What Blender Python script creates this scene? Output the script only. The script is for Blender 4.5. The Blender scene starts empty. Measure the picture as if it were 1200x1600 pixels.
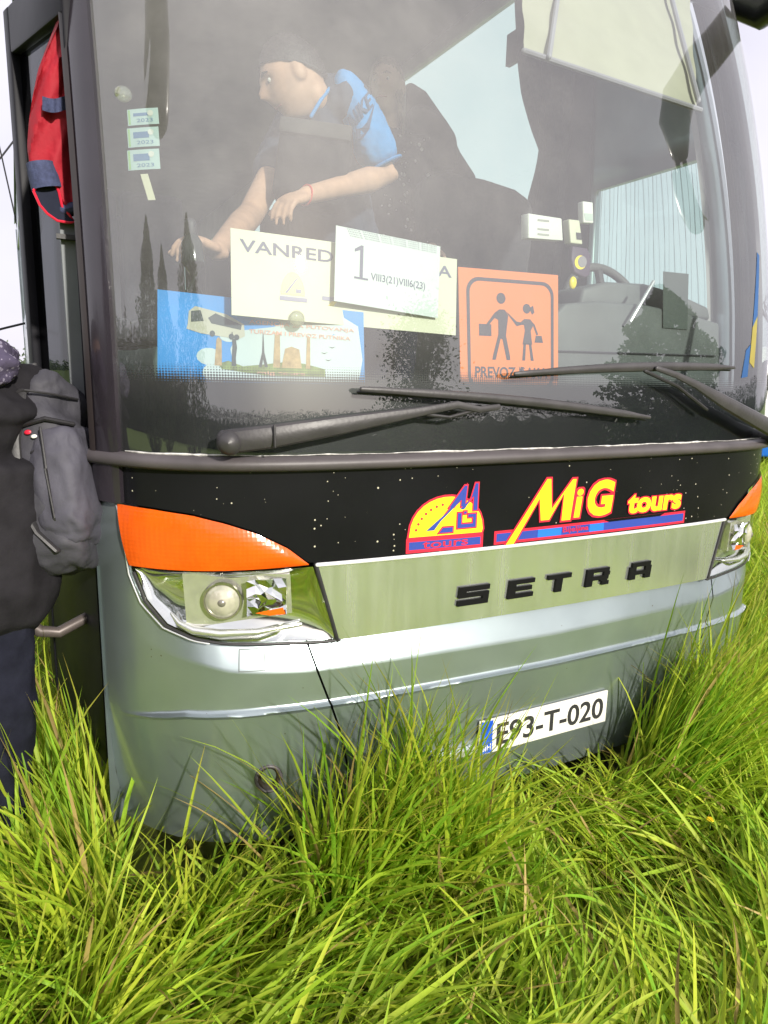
import bpy, bmesh, math, random
import numpy as np
from mathutils import Vector, Matrix
random.seed(7); rng = np.random.default_rng(11)
SC = bpy.context.scene; COL = SC.collection
rad = math.radians

# ------------------------------------------------------------------ camera
CAM = np.array([-1.4312, -1.5935, 1.536]); FPX = 1097.7
def cam_axes(yaw=-27.435, pitch=-11.206, roll=1.2723):
    y, p, r = rad(yaw), rad(pitch), rad(roll)
    f = np.array([-math.sin(y)*math.cos(p), math.cos(y)*math.cos(p), math.sin(p)])
    rt = np.array([math.cos(y), math.sin(y), 0]); up = np.cross(rt, f)
    return math.cos(r)*rt+math.sin(r)*up, -math.sin(r)*rt+math.cos(r)*up, f
AX = cam_axes()
cd = bpy.data.cameras.new('camera'); cam = bpy.data.objects.new('camera', cd); COL.objects.link(cam)
cd.sensor_fit = 'HORIZONTAL'; cd.sensor_width = 36.0; cd.lens = FPX/1200*36
cd.clip_start = 0.05; cd.clip_end = 2000
M4 = Matrix.Identity(4)
for i, a in enumerate((AX[0], AX[1], -AX[2])):
    for k in range(3): M4[k][i] = a[k]
for k in range(3): M4[k][3] = CAM[k]
cam.matrix_world = M4; SC.camera = cam

# ------------------------------------------------------------------ sky, sun, exposure
SUN = np.array([.095, -.912, .399])
w = bpy.data.worlds.new('World'); SC.world = w; w.use_nodes = True
nt = w.node_tree; nt.nodes.clear()
out = nt.nodes.new('ShaderNodeOutputWorld'); bg = nt.nodes.new('ShaderNodeBackground')
sky = nt.nodes.new('ShaderNodeTexSky'); sky.sky_type = 'NISHITA'; sky.sun_disc = False
sky.sun_elevation = math.asin(SUN[2]); sky.sun_rotation = math.atan2(SUN[0], SUN[1]); sky.dust_density = 3.0
tc = nt.nodes.new('ShaderNodeTexCoord'); nz = nt.nodes.new('ShaderNodeTexNoise')
nz.inputs['Scale'].default_value = 2.2; nz.inputs['Detail'].default_value = 6
nt.links.new(tc.outputs['Generated'], nz.inputs['Vector'])
cr = nt.nodes.new('ShaderNodeValToRGB')
cr.color_ramp.elements[0].position = .3; cr.color_ramp.elements[0].color = (6.5, 6.25, 7.1, 1)
cr.color_ramp.elements[1].position = .7; cr.color_ramp.elements[1].color = (8.8, 8.5, 9.1, 1)
nt.links.new(nz.outputs['Fac'], cr.inputs['Fac'])
mx = nt.nodes.new('ShaderNodeMixRGB'); mx.inputs['Fac'].default_value = .88
nt.links.new(sky.outputs['Color'], mx.inputs['Color1']); nt.links.new(cr.outputs['Color'], mx.inputs['Color2'])
nt.links.new(mx.outputs['Color'], bg.inputs['Color']); bg.inputs['Strength'].default_value = .066
nt.links.new(bg.outputs['Background'], out.inputs['Surface'])
sl = bpy.data.lights.new('sun', 'SUN'); sl.energy = 2.6; sl.angle = rad(2.0); sl.color = (1, .94, .84)
so = bpy.data.objects.new('sun', sl); COL.objects.link(so); so.location = (2, -12, 8)
so.rotation_euler = Vector(SUN).to_track_quat('Z', 'Y').to_euler()
SC.view_settings.view_transform = 'Standard'; SC.view_settings.look = 'None'
SC.view_settings.exposure = 1.14; SC.view_settings.gamma = 1
try: SC.view_settings.use_curve_mapping = False
except Exception: pass
SC.render.engine = 'CYCLES'
SC.cycles.max_bounces = 8; SC.cycles.transparent_max_bounces = 12; SC.cycles.glossy_bounces = 4
SC.cycles.caustics_reflective = False; SC.cycles.caustics_refractive = False
try: SC.cycles.use_denoising = True
except Exception: pass

# ------------------------------------------------------------------ geometry of the coach front
def Yc(x):
    x = np.clip(np.abs(x), 0, 1.275); return .0363*x**2 + .0431*x**8
def W(z):
    d = np.maximum(0, z-1.33); return .04*d + .11*d*d
def Yf(x, z): return Yc(x) + W(z)
def S(x, z, off=0.0):
    """point on the coach front at width x, height z, standing off outwards"""
    e = 1e-3
    sx = (Yf(x+e, z)-Yf(x-e, z))/(2*e); sz = (Yf(x, z+e)-Yf(x, z-e))/(2*e)
    n = np.array([sx, -1, sz]); n /= np.linalg.norm(n)
    return np.array([x, Yf(x, z), z]) + off*n
def ray(px, py): 
    d = AX[2] + (px-600)/FPX*AX[0] - (py-800)/FPX*AX[1]; return d/np.linalg.norm(d)
def P(px, py, Y):
    """world point at depth Y seen at photo coordinates (px, py)"""
    d = ray(px, py); return CAM + d*(Y-CAM[1])/d[1]
def PX(px, py, X):
    d = ray(px, py); return CAM + d*(X-CAM[0])/d[0]
def H(px, py, inn=0.0):
    """(x, z) and point where that sight line meets the front (moved inn inwards)"""
    d = ray(px, py); t = np.linspace(.8, 7, 6000); Q = CAM + t[:, None]*d
    g = Q[:, 1]-(Yf(Q[:, 0], Q[:, 2])+inn); i = np.where((g[:-1] < 0) & (g[1:] >= 0))[0]
    i = i[0] if len(i) else int(np.argmax(g[:-1]))
    s = min(1, max(0, g[i]/(g[i]-g[i+1]+1e-12))); return Q[i]+(Q[i+1]-Q[i])*s
def hx(px, py): p = H(px, py); return (p[0], p[2])

# ------------------------------------------------------------------ mesh helpers
class MB:
    def __init__(s): s.v = []; s.f = []
    def vert(s, p): s.v.append(tuple(float(c) for c in p)); return len(s.v)-1
    def poly(s, pts): s.f.append([s.vert(p) for p in pts]); return s
    def grid(s, G, closed=False):
        n, m = len(G), len(G[0]); b = len(s.v)
        for r in G:
            for p in r: s.vert(p)
        for i in range(n-1):
            for j in range(m if closed else m-1):
                k = (j+1) % m
                s.f.append([b+i*m+j, b+i*m+k, b+(i+1)*m+k, b+(i+1)*m+j])
        return s
    def box(s, c, size, R=None):
        c = np.array(c, float); h = np.array(size, float)/2; b = len(s.v)
        for dx in (-1, 1):
            for dy in (-1, 1):
                for dz in (-1, 1):
                    q = np.array([dx, dy, dz])*h
                    if R is not None: q = R @ q
                    s.vert(c+q)
        for f in ((0, 1, 3, 2), (4, 6, 7, 5), (0, 4, 5, 1), (2, 3, 7, 6), (0, 2, 6, 4), (1, 5, 7, 3)): s.f.append([b+i for i in f])
        return s
    def tube(s, pts, radii, seg=12, flat=1.0, upv=(0, 0, 1), caps=True):
        pts = [np.array(p, float) for p in pts]
        if np.isscalar(radii): radii = [radii]*len(pts)
        G = []; n = len(pts)
        def frame(i):
            t = pts[min(i+1, n-1)]-pts[max(i-1, 0)]; t /= np.linalg.norm(t)+1e-9
            u = np.cross(np.array(upv, float), t)
            if np.linalg.norm(u) < 1e-3: u = np.cross(np.array([1., 0, 0.3]), t)
            u /= np.linalg.norm(u); return t, u, np.cross(t, u)
        def ring(p, u, v, r): return [p+r*(math.cos(a)*u+flat*math.sin(a)*v) for a in np.linspace(0, 2*math.pi, seg, endpoint=False)]
        for i in range(n):
            t, u, v = frame(i)
            if caps and i == 0:
                for k in (90, 60, 30):
                    G.append(ring(pts[0]-t*radii[0]*math.sin(rad(k))*flat, u, v, max(1e-4, radii[0]*math.cos(rad(k)))))
            G.append(ring(pts[i], u, v, radii[i]))
            if caps and i == n-1:
                for k in (30, 60, 90):
                    G.append(ring(pts[i]+t*radii[i]*math.sin(rad(k))*flat, u, v, max(1e-4, radii[i]*math.cos(rad(k)))))
        return s.grid(G, True)
    def ball(s, c, r, R=None, seg=20, fn=None, p=1.0):
        c = np.array(c, float); r = np.array([r]*3 if np.isscalar(r) else r, float); G = []
        sg = lambda a: math.copysign(abs(a)**p, a)
        for i in range(seg//2+1):
            th = math.pi*i/(seg//2); row = []
            for j in range(seg):
                ph = 2*math.pi*j/seg
                q = np.array([sg(math.sin(th))*sg(math.cos(ph)), sg(math.sin(th))*sg(math.sin(ph)), sg(math.cos(th))])*r
                if fn: q = fn(q)
                if R is not None: q = R @ q
                row.append(c+q)
            G.append(row)
        return s.grid(G, True)
    def slab(s, front, back):
        """closed prism between two outlines"""
        n = len(front); a = [s.vert(p) for p in front]; b = [s.vert(p) for p in back]
        s.f.append(a); s.f.append(b[::-1])
        for i in range(n): k = (i+1) % n; s.f.append([a[i], b[i], b[k], a[k]])
        return s
    def build(s, name, m, parent=None, ang=35, smooth=True):
        me = bpy.data.meshes.new(name); me.from_pydata(s.v, [], s.f)
        bm = bmesh.new(); bm.from_mesh(me); bmesh.ops.remove_doubles(bm, verts=bm.verts, dist=1e-6)
        bmesh.ops.recalc_face_normals(bm, faces=bm.faces); bm.to_mesh(me); bm.free()
        return link(name, me, m, parent, ang, smooth)
def wl(o):
    v = Vector((0, 0, 0))
    while o is not None: v += Vector(o.location); o = o.parent
    return v
def link(name, me, m, parent=None, ang=35, smooth=True):
    me.materials.clear(); me.materials.append(m)
    if smooth and len(me.polygons):
        me.polygons.foreach_set('use_smooth', [True]*len(me.polygons))
        try: me.set_sharp_from_angle(angle=rad(ang))
        except Exception: pass
    o = bpy.data.objects.new(name, me); COL.objects.link(o)
    if parent is not None: o.parent = parent; o.location = -wl(parent)
    return o
def tag(o, label=None, cat=None, group=None, kind=None):
    if label: o['label'] = label
    if cat: o['category'] = cat
    if group: o['group'] = group
    if kind: o['kind'] = kind
    return o
def thing(name, label, cat, loc=(0, 0, 0), group=None):
    o = bpy.data.objects.new(name, None); COL.objects.link(o); o.location = loc; o.empty_display_size = .1
    return tag(o, label, cat, group)
def remesh(mb, name, m, parent, voxel=.006, it=6, fac=.5):
    o = mb.build(name, m, parent)
    md = o.modifiers.new('r', 'REMESH'); md.mode = 'VOXEL'; md.voxel_size = voxel
    sm = o.modifiers.new('s', 'SMOOTH'); sm.iterations = it; sm.factor = fac
    dg = bpy.context.evaluated_depsgraph_get(); me = bpy.data.meshes.new_from_object(o.evaluated_get(dg))
    o.modifiers.clear(); o.data = me; me.materials.clear(); me.materials.append(m)
    me.polygons.foreach_set('use_smooth', [True]*len(me.polygons)); return o
def rounded(o, wd=.01, seg=3):
    bm = bmesh.new(); bm.from_mesh(o.data)
    bmesh.ops.bevel(bm, geom=[e for e in bm.edges if len(e.link_faces) == 2 and e.calc_face_angle(0) > .5], offset=wd, segments=seg, affect='EDGES', profile=.5)
    bm.to_mesh(o.data); bm.free()
    o.data.polygons.foreach_set('use_smooth', [True]*len(o.data.polygons))
    try: o.data.set_sharp_from_angle(angle=rad(40))
    except Exception: pass
    return o
from mathutils import noise as mnoise
def wrinkle(o, amp, sc, sx=1., sz=1.):
    for v, n in [(v, v.normal.copy()) for v in o.data.vertices]:
        p = Vector((v.co.x*sc*sx, v.co.y*sc*sx, v.co.z*sc*sz)); a = 1-abs(mnoise.noise(p))*2.2+.5*mnoise.noise(p*2.3)
        v.co += n*amp*a
    return o
_fc = {}
def text_shape(body, bold=0.0):
    k = (body, bold)
    if k not in _fc:
        c = bpy.data.curves.new('t', 'FONT'); c.body = body; c.offset = bold; c.resolution_u = 4
        o = bpy.data.objects.new('t', c); COL.objects.link(o)
        dg = bpy.context.evaluated_depsgraph_get(); dg.update()
        me = bpy.data.meshes.new_from_object(o.evaluated_get(dg))
        V = np.array([v.co[:2] for v in me.vertices]); F = [list(p.vertices) for p in me.polygons]
        bpy.data.objects.remove(o); _fc[k] = (V, F)
    return _fc[k]
def put_text(mb, body, rect, fn, bold=0.0, shear=0.0):
    """letters fitted into rect (u0,v0,u1,v1) and carried to the surface by fn(u,v)"""
    V, F = text_shape(body, bold); a = V.min(0); b = V.max(0); q = (V-a)/(b-a)
    u0, v0, u1, v1 = rect; base = len(mb.v)
    for x, y in q: mb.vert(fn(u0+(u1-u0)*x+shear*(v1-v0)*(y-.5), v0+(v1-v0)*y))
    for f in F: mb.f.append([base+i for i in f])
    return mb
def dense(pts, step):
    o = []
    for i in range(len(pts)):
        a = np.array(pts[i], float); b = np.array(pts[(i+1) % len(pts)], float); n = max(1, int(np.linalg.norm(b-a)/step))
        for k in range(n): o.append(a+(b-a)*k/n)
    return o

# ------------------------------------------------------------------ materials
def mat(name, col, rough=.5, metal=0., coat=0., var=.12, scale=6., bump=0., spec=.5, rvar=.1, bscale=None, sheen=0., trans=0., stretch=None):
    m = bpy.data.materials.new(name); m.use_nodes = True; t = m.node_tree; b = t.nodes['Principled BSDF']
    b.inputs['Metallic'].default_value = metal; b.inputs['Roughness'].default_value = rough
    b.inputs['Coat Weight'].default_value = coat; b.inputs['Coat Roughness'].default_value = .06
    b.inputs['Specular IOR Level'].default_value = spec
    b.inputs['Sheen Weight'].default_value = sheen; b.inputs['Transmission Weight'].default_value = trans
    c = t.nodes.new('ShaderNodeTexCoord'); n = t.nodes.new('ShaderNodeTexNoise'); n.inputs['Scale'].default_value = scale
    n.inputs['Detail'].default_value = 5; t.links.new(c.outputs['Object'], n.inputs['Vector'])
    r = t.nodes.new('ShaderNodeValToRGB'); r.color_ramp.elements[0].position = .3; r.color_ramp.elements[1].position = .7
    r.color_ramp.elements[0].color = tuple(max(0, x*(1-var)) for x in col)+(1,); r.color_ramp.elements[1].color = tuple(min(1, x*(1+var)) for x in col)+(1,)
    t.links.new(n.outputs['Fac'], r.inputs['Fac']); t.links.new(r.outputs['Color'], b.inputs['Base Color'])
    if rvar:
        mr = t.nodes.new('ShaderNodeMapRange'); mr.inputs['To Min'].default_value = max(.01, rough-rvar*.5); mr.inputs['To Max'].default_value = min(1, rough+rvar)
        n3 = t.nodes.new('ShaderNodeTexNoise'); n3.inputs['Scale'].default_value = scale*.6; n3.inputs['Detail'].default_value = 6
        mpn = t.nodes.new('ShaderNodeMapping'); mpn.inputs['Scale'].default_value = stretch or (1, 1, 1); t.links.new(c.outputs['Object'], mpn.inputs['Vector']); t.links.new(mpn.outputs['Vector'], n3.inputs['Vector'])
        t.links.new(n3.outputs['Fac'], mr.inputs['Value']); t.links.new(mr.outputs['Result'], b.inputs['Roughness'])
    if bump:
        bp = t.nodes.new('ShaderNodeBump'); bp.inputs['Strength'].default_value = bump; bp.inputs['Distance'].default_value = .01
        n2 = t.nodes.new('ShaderNodeTexNoise'); n2.inputs['Scale'].default_value = bscale or scale*6; n2.inputs['Detail'].default_value = 4
        t.links.new(c.outputs['Object'], n2.inputs['Vector']); t.links.new(n2.outputs['Fac'], bp.inputs['Height']); t.links.new(bp.outputs['Normal'], b.inputs['Normal'])
    return m
def specks(m, dens=18., size=.10, col=(.75, .7, .5), keep=.72):
    """dried insect and mud spots on a painted panel"""
    t = m.node_tree; b = t.nodes['Principled BSDF']; lk = b.inputs['Base Color'].links[0]; src = lk.from_socket
    c = t.nodes.new('ShaderNodeTexCoord'); v = t.nodes.new('ShaderNodeTexVoronoi'); v.inputs['Scale'].default_value = dens
    t.links.new(c.outputs['Object'], v.inputs['Vector'])
    sep = t.nodes.new('ShaderNodeSeparateColor'); t.links.new(v.outputs['Color'], sep.inputs['Color'])
    sz = t.nodes.new('ShaderNodeMath'); sz.operation = 'MULTIPLY'; sz.inputs[1].default_value = size; t.links.new(sep.outputs['Green'], sz.inputs[0])
    lt = t.nodes.new('ShaderNodeMath'); lt.operation = 'LESS_THAN'; t.links.new(v.outputs['Distance'], lt.inputs[0]); t.links.new(sz.outputs[0], lt.inputs[1])
    gt = t.nodes.new('ShaderNodeMath'); gt.operation = 'GREATER_THAN'; gt.inputs[1].default_value = keep; t.links.new(sep.outputs['Red'], gt.inputs[0])
    mu = t.nodes.new('ShaderNodeMath'); mu.operation = 'MULTIPLY'; t.links.new(lt.outputs[0], mu.inputs[0]); t.links.new(gt.outputs[0], mu.inputs[1])
    mix = t.nodes.new('ShaderNodeMixRGB'); mix.inputs['Color2'].default_value = col+(1,)
    t.links.new(mu.outputs[0], mix.inputs['Fac']); t.links.new(src, mix.inputs['Color1']); t.links.new(mix.outputs['Color'], b.inputs['Base Color'])
    return m
def glass(name, tint, refl=.06, gain=1.2, dust_haze=0.0, haze_col=(.6, .57, .52), rough=.012):
    m = bpy.data.materials.new(name); m.use_nodes = True; t = m.node_tree; t.nodes.clear()
    o = t.nodes.new('ShaderNodeOutputMaterial'); tr = t.nodes.new('ShaderNodeBsdfTransparent'); tr.inputs['Color'].default_value = tint+(1,)
    gl = t.nodes.new('ShaderNodeBsdfGlossy'); gl.inputs['Roughness'].default_value = rough; gl.inputs['Color'].default_value = (1, 1, 1, 1)
    fr = t.nodes.new('ShaderNodeFresnel'); fr.inputs['IOR'].default_value = 1.5
    ge = t.nodes.new('ShaderNodeNewGeometry'); mi0 = t.nodes.new('ShaderNodeMapRange'); mi0.inputs['To Min'].default_value = 1.5; mi0.inputs['To Max'].default_value = 1/1.5
    t.links.new(ge.outputs['Backfacing'], mi0.inputs['Value']); t.links.new(mi0.outputs['Result'], fr.inputs['IOR'])
    ma = t.nodes.new('ShaderNodeMath'); ma.operation = 'MULTIPLY_ADD'; ma.inputs[1].default_value = gain; ma.inputs[2].default_value = refl; ma.use_clamp = True
    t.links.new(fr.outputs['Fac'], ma.inputs[0])
    mi = t.nodes.new('ShaderNodeMixShader'); t.links.new(ma.outputs[0], mi.inputs['Fac']); t.links.new(tr.outputs[0], mi.inputs[1]); t.links.new(gl.outputs[0], mi.inputs[2])
    last = mi
    if dust_haze:
        df = t.nodes.new('ShaderNodeBsdfDiffuse'); df.inputs['Color'].default_value = haze_col+(1,)
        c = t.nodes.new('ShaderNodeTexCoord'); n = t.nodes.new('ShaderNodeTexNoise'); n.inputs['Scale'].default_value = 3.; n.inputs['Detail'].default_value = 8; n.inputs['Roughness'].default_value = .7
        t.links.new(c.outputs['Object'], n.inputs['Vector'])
        mr = t.nodes.new('ShaderNodeMapRange'); mr.inputs['From Min'].default_value = .3; mr.inputs['From Max'].default_value = .75; mr.inputs['To Min'].default_value = dust_haze*.55; mr.inputs['To Max'].default_value = dust_haze*1.2
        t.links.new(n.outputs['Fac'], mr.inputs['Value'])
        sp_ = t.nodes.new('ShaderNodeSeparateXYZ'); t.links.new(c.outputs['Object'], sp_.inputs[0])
        z_ = t.nodes.new('ShaderNodeMapRange'); z_.inputs['From Min'].default_value = 1.42; z_.inputs['From Max'].default_value = 2.0; z_.inputs['To Min'].default_value = .12; t.links.new(sp_.outputs['Z'], z_.inputs['Value'])  # painted haze thinned low on the windshield
        x_ = t.nodes.new('ShaderNodeMapRange'); x_.inputs['From Min'].default_value = -.5; x_.inputs['From Max'].default_value = .3; x_.inputs['To Min'].default_value = 2.0; x_.inputs['To Max'].default_value = .55; t.links.new(sp_.outputs['X'], x_.inputs['Value'])  # painted sky-reflection haze on top of the dust, heavier at left
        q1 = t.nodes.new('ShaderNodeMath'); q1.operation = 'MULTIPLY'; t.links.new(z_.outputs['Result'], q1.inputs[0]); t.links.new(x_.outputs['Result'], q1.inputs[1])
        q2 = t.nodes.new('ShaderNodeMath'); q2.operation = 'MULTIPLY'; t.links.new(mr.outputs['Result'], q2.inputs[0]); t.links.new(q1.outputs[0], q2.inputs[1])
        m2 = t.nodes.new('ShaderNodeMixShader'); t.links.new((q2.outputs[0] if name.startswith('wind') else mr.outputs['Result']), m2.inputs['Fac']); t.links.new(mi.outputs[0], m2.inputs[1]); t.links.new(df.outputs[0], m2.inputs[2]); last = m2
    t.links.new(last.outputs[0], o.inputs['Surface']); return m

SILVER = specks(mat('silver_paint', (.36, .425, .44), .29, .80, .6, .09, 5., rvar=.14), 42, .11, (.20, .19, .15), .72)
CHROME = specks(mat('brushed_chrome', (.84, .88, .85), .17, .88, 0, .07, 5., rvar=.22, stretch=(9, 9, .6)), 22, .07, (.35, .33, .2), .82)
BRIGHT = mat('bright_trim', (.86, .87, .88), .22, .7, .3, .03)
BLACKP = specks(mat('black_paint', (.008, .008, .010), .18, 0, .0, .3, 3., spec=.2), 64, .17, (.50, .47, .36), .60)
RUBBER = mat('black_rubber', (.022, .021, .023), .5, 0, 0, .3, 12, bump=.1)
RIMM = mat('dusty_plastic', (.075, .066, .07), .45, 0, 0, .2, 8, bump=.05)
PILL = mat('pillar_paint', (.022, .018, .024), .22, 0, .5, .25, 5)
DARKPL = mat('dark_plastic', (.035, .035, .04), .5, 0, 0, .25, 9, bump=.06)
WIPER = mat('wiper_plastic', (.045, .042, .045), .42, 0, 0, .2, 14, bump=.08)
SEALANT = mat('sealant', (.55, .54, .52), .6, 0, 0, .4, 60)
WHITE = mat('white_plastic', (.74, .74, .70), .4, 0, 0, .05)
CREAMP = mat('cream_board', (.62, .61, .46), .45, 0, 0, .05, 4)
PAPER = mat('white_paper', (.60, .66, .66), .6, 0, 0, .05, 5, bump=.03, bscale=8)
GREYINK = mat('grey_ink', (.12, .12, .20), .6)
BLACKINK = mat('black_ink', (.02, .02, .022), .55)
ORANGE = mat('orange_board', (.76, .19, .042), .5, 0, 0, .05, 4)
AMBER = mat('amber_lens', (.78, .105, .005), .22, 0, .45, .16, 10, rvar=.03)
DASH = mat('dashboard_vinyl', (.10, .11, .11), .55, 0, 0, .15, 10, bump=.08, bscale=200)
DASHD = mat('dark_dashboard', (.02, .02, .024), .6, 0, 0, .2, 10)
LINER = mat('cabin_lining', (.10, .095, .10), .8, 0, 0, .15, 6, bump=.1, bscale=120)
LINERL = mat('light_lining', (.30, .29, .30), .8, 0, 0, .1, 6)
SEATF = mat('seat_fabric', (.035, .033, .042), .9, 0, 0, .3, 60, bump=.15, sheen=.1)
BLINDM = mat('blind_fabric', (.42, .40, .32), .85, 0, 0, .06, 8, bump=.05)
YEL = mat('yellow_vinyl', (.95, .72, .02), .35, var=.05); REDV = mat('red_vinyl', (.62, .02, .05), .35, var=.05)
BLU = mat('blue_vinyl', (.03, .06, .33), .35, var=.05); LBLU = mat('light_blue_vinyl', (.02, .17, .75), .35, var=.05)
MIRS = mat('mirror_shell', (.010, .010, .016), .3, 0, .2)
SKIN = mat('skin', (.56, .33, .23), .55, 0, 0, .14, 22, bump=.04)
HAIRD = mat('dark_hair', (.018, .014, .012), .5, 0, 0, .5, 60, bump=.4, bscale=150)
HAIRB = mat('brown_hair', (.26, .18, .12), .45, 0, 0, .5, 40, bump=.4, bscale=160)
TEAL = mat('blue_cloth', (.04, .26, .62), .8, 0, 0, .12, 14, bump=.12, bscale=40)
NAVY = mat('navy_cloth', (.02, .023, .04), .9, 0, 0, .25, 14, bump=.15, bscale=40, spec=.15)
REDC = mat('red_cloth', (.33, .005, .018), .75, 0, 0, .15, 12, bump=.2, bscale=45)
NAVYC = mat('navy_knit', (.045, .055, .12), .85, 0, 0, .25, 60, bump=.3, bscale=160)
GREYC = mat('grey_nylon', (.042, .041, .052), .7, 0, 0, .2, 14, bump=.3, bscale=30)
DGREYC = mat('charcoal_cloth', (.018, .017, .020), .9, 0, 0, .3, 14, bump=.25, bscale=40, spec=.12)
WIN = glass('tinted_glass', (.62, .79, .73), .03, .8)
DOORG = glass('door_glass', (.07, .075, .085), .01, .35)
SHIELD = glass('windshield_glass', (.86, .93, .90), .11, 1.1, .105, (.60, .585, .575), .006)  # dust film with painted reflection haze
LENS = glass('clear_lens', (.96, .97, .96), .01, .9, rough=.02)
REFLM = mat('lamp_reflector', (.86, .87, .86), .07, 1., 0, .02, 5, rvar=.03)
def amber_grid(m):
    t = m.node_tree; b = t.nodes['Principled BSDF']; c = t.nodes.new('ShaderNodeTexCoord')
    v = t.nodes.new('ShaderNodeTexVoronoi'); v.inputs['Scale'].default_value = 95; v.inputs['Randomness'].default_value = .0
    t.links.new(c.outputs['Object'], v.inputs['Vector']); bp = t.nodes.new('ShaderNodeBump'); bp.inputs['Strength'].default_value = .2; bp.inputs['Distance'].default_value = .003
    t.links.new(v.outputs['Distance'], bp.inputs['Height']); t.links.new(bp.outputs['Normal'], b.inputs['Normal'])
amber_grid(AMBER)

# ================================================================== COACH
coach = thing('coach', 'large grey coach with black front panel parked nose-on in tall grass', 'coach', (0, 0, .05))
def surf_grid(xs, zs, off): return [[S(x, z, off(x, z) if callable(off) else off) for x in xs] for z in zs]
XD = np.concatenate([np.linspace(-1.275, -1.0, 34), np.linspace(-.97, .97, 50), np.linspace(1.0, 1.275, 34)])
# ---- bumper
HLB = [(0, .8345), (.713, .832), (.855, .842), (1.01, .849), (1.081, .860), (1.142, .887), (1.185, .947), (1.206, 1.037), (1.222, 1.195), (1.245, 1.203), (1.275, 1.216)]
def zt(x): return float(np.interp(abs(x), [p[0] for p in HLB], [p[1] for p in HLB]))
def seam(z): return float(np.interp(z, [.25, .45, .568, .652, .755, .84], [.655, .68, .706, .735, .772, .797]))
def prof(x, z):
    ax = abs(x); k = float(np.interp(ax, [0, .98, 1.16, 1.2], [1, 1, .25, 0]))
    zb = float(np.interp(ax, [0, .8, 1.0, 1.1, 1.2], [.745, .757, .772, .80, .84]))
    o = 0.
    if z > zb: o -= k*.036*min(1, (z-zb)/.085)
    o -= float(np.interp(z, [.24, .40, .645], [.05, .022, 0]))
    ztr = float(np.interp(ax, [0, .9, 1.1, 1.24], [.6534, .660, .652, .615]))
    kt = float(np.interp(ax, [0, 1.16, 1.245], [1, 1, 0]))
    o += kt*.010*math.exp(-((z-ztr)/.0065)**2)
    if z > ztr: o -= .006*kt
    return o
def zrows(x, zbm, ztp): 
    ztr = float(np.interp(abs(x), [0, .9, 1.1, 1.24], [.6534, .660, .652, .615])); zb = float(np.interp(abs(x), [0, .8, 1.0, 1.1, 1.2], [.745, .757, .772, .80, .84]))
    r = list(np.linspace(zbm, ztr-.012, 9))+[ztr+d*1.4 for d in (-.009, -.0065, -.0045, -.0025, 0, .0025, .0045, .0065, .009)]+list(np.linspace(ztr+.014, min(zb, ztp)-.004, 5))
    return r+list(np.linspace(min(zb, ztp)-.001, ztp, 8))
def bumper_grid(us, side=None):
    G = []
    for u in us:
        col = []
        for i in range(31):
            x, z = u, .6
            for _ in range(6):
                z = zrows(x, (.25), zt(x)-.004)[i]
                x = u*seam(z) if side is None else side*(seam(z)+.006+u*(1.2745-seam(z)-.006))
            col.append(S(x, z, prof(x, z)))
        G.append(col)
    return G
mb = MB().grid(bumper_grid(np.linspace(-1, 1, 70))); mb.build('bumper', SILVER, coach, 60)
for s in (-1, 1):
    u = np.concatenate([np.linspace(0, .5, 16), np.linspace(.54, 1, 44)])
    b = MB().grid(bumper_grid(u, s)).build('bumper_corner', SILVER, coach, 60)
    # flush hatch over the tow eye, and the fog lamp recess
    h = MB()
    for ins, of in ((0, 0.0015),):
        c0, c1, z0, z1 = .911, .978, .772, .826
        ring = dense([(c0, z0), (c1, z0), (c1, z1), (c0, z1)], .02)
        G = [[S(s*x, z, prof(s*x, z)+.0016) for x, z in ring], [S(s*(x+(.0025 if x < .94 else -.0025)), z+(.0025 if z < .8 else -.0025), prof(s*x, z)+.0016) for x, z in ring]]
        h.grid(G, True)
    h.build('hatch', mat('hatch_gap', (.16, .17, .17), .5), b)
    fx, fz = .906, .458
    rim = MB().tube([S(s*(fx+.033*math.cos(a)), fz+.037*math.sin(a), -.014) for a in np.linspace(0, 2*math.pi, 33)], .005, 8, caps=False).build('fog_lamp_ring', RIMM, b)
    MB().grid([[S(s*(fx+r*.032*math.cos(a)), fz+r*.036*math.sin(a), -.012-.012*(1-r)) for a in np.linspace(0, 2*math.pi, 32, endpoint=False)] for r in (1, .8, .6, .3, .01)], True).build('fog_lamp', mat('fog_dark', (.02, .014, .012), .3), b)
# dark cavity behind the panel gaps
def inner(xs, zs, off): return surf_grid(xs, zs, off)
MB().grid(inner(np.linspace(-1.25, 1.25, 70), np.linspace(.32, 1.30, 16), -.10)).build('front_carrier', DARKPL, coach)
# ---- chrome panel
def chx(z): return float(np.interp(z, [.836, 1.052], [.7159, .7767]))
G = [[S(u*chx(z), z, -.004) for u in np.linspace(-1, 1, 60)] for z in np.linspace(.838, 1.046, 12)]
cp = MB().grid(G).build('chrome_panel', CHROME, coach, 60)
MB().tube([S(u*.779, 1.0495, .001) for u in np.linspace(-1, 1, 60)], .0055, 8).build('bright_strip', mat('strip', (.86, .87, .88), .4, .3, .3, .03), cp)
MB().grid([[S(u*.7155, z, o) for u in np.linspace(-1, 1, 60)] for z, o in ((.838, -.004), (.833, -.030))]).build('lower_lip', BRIGHT, cp)
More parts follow.
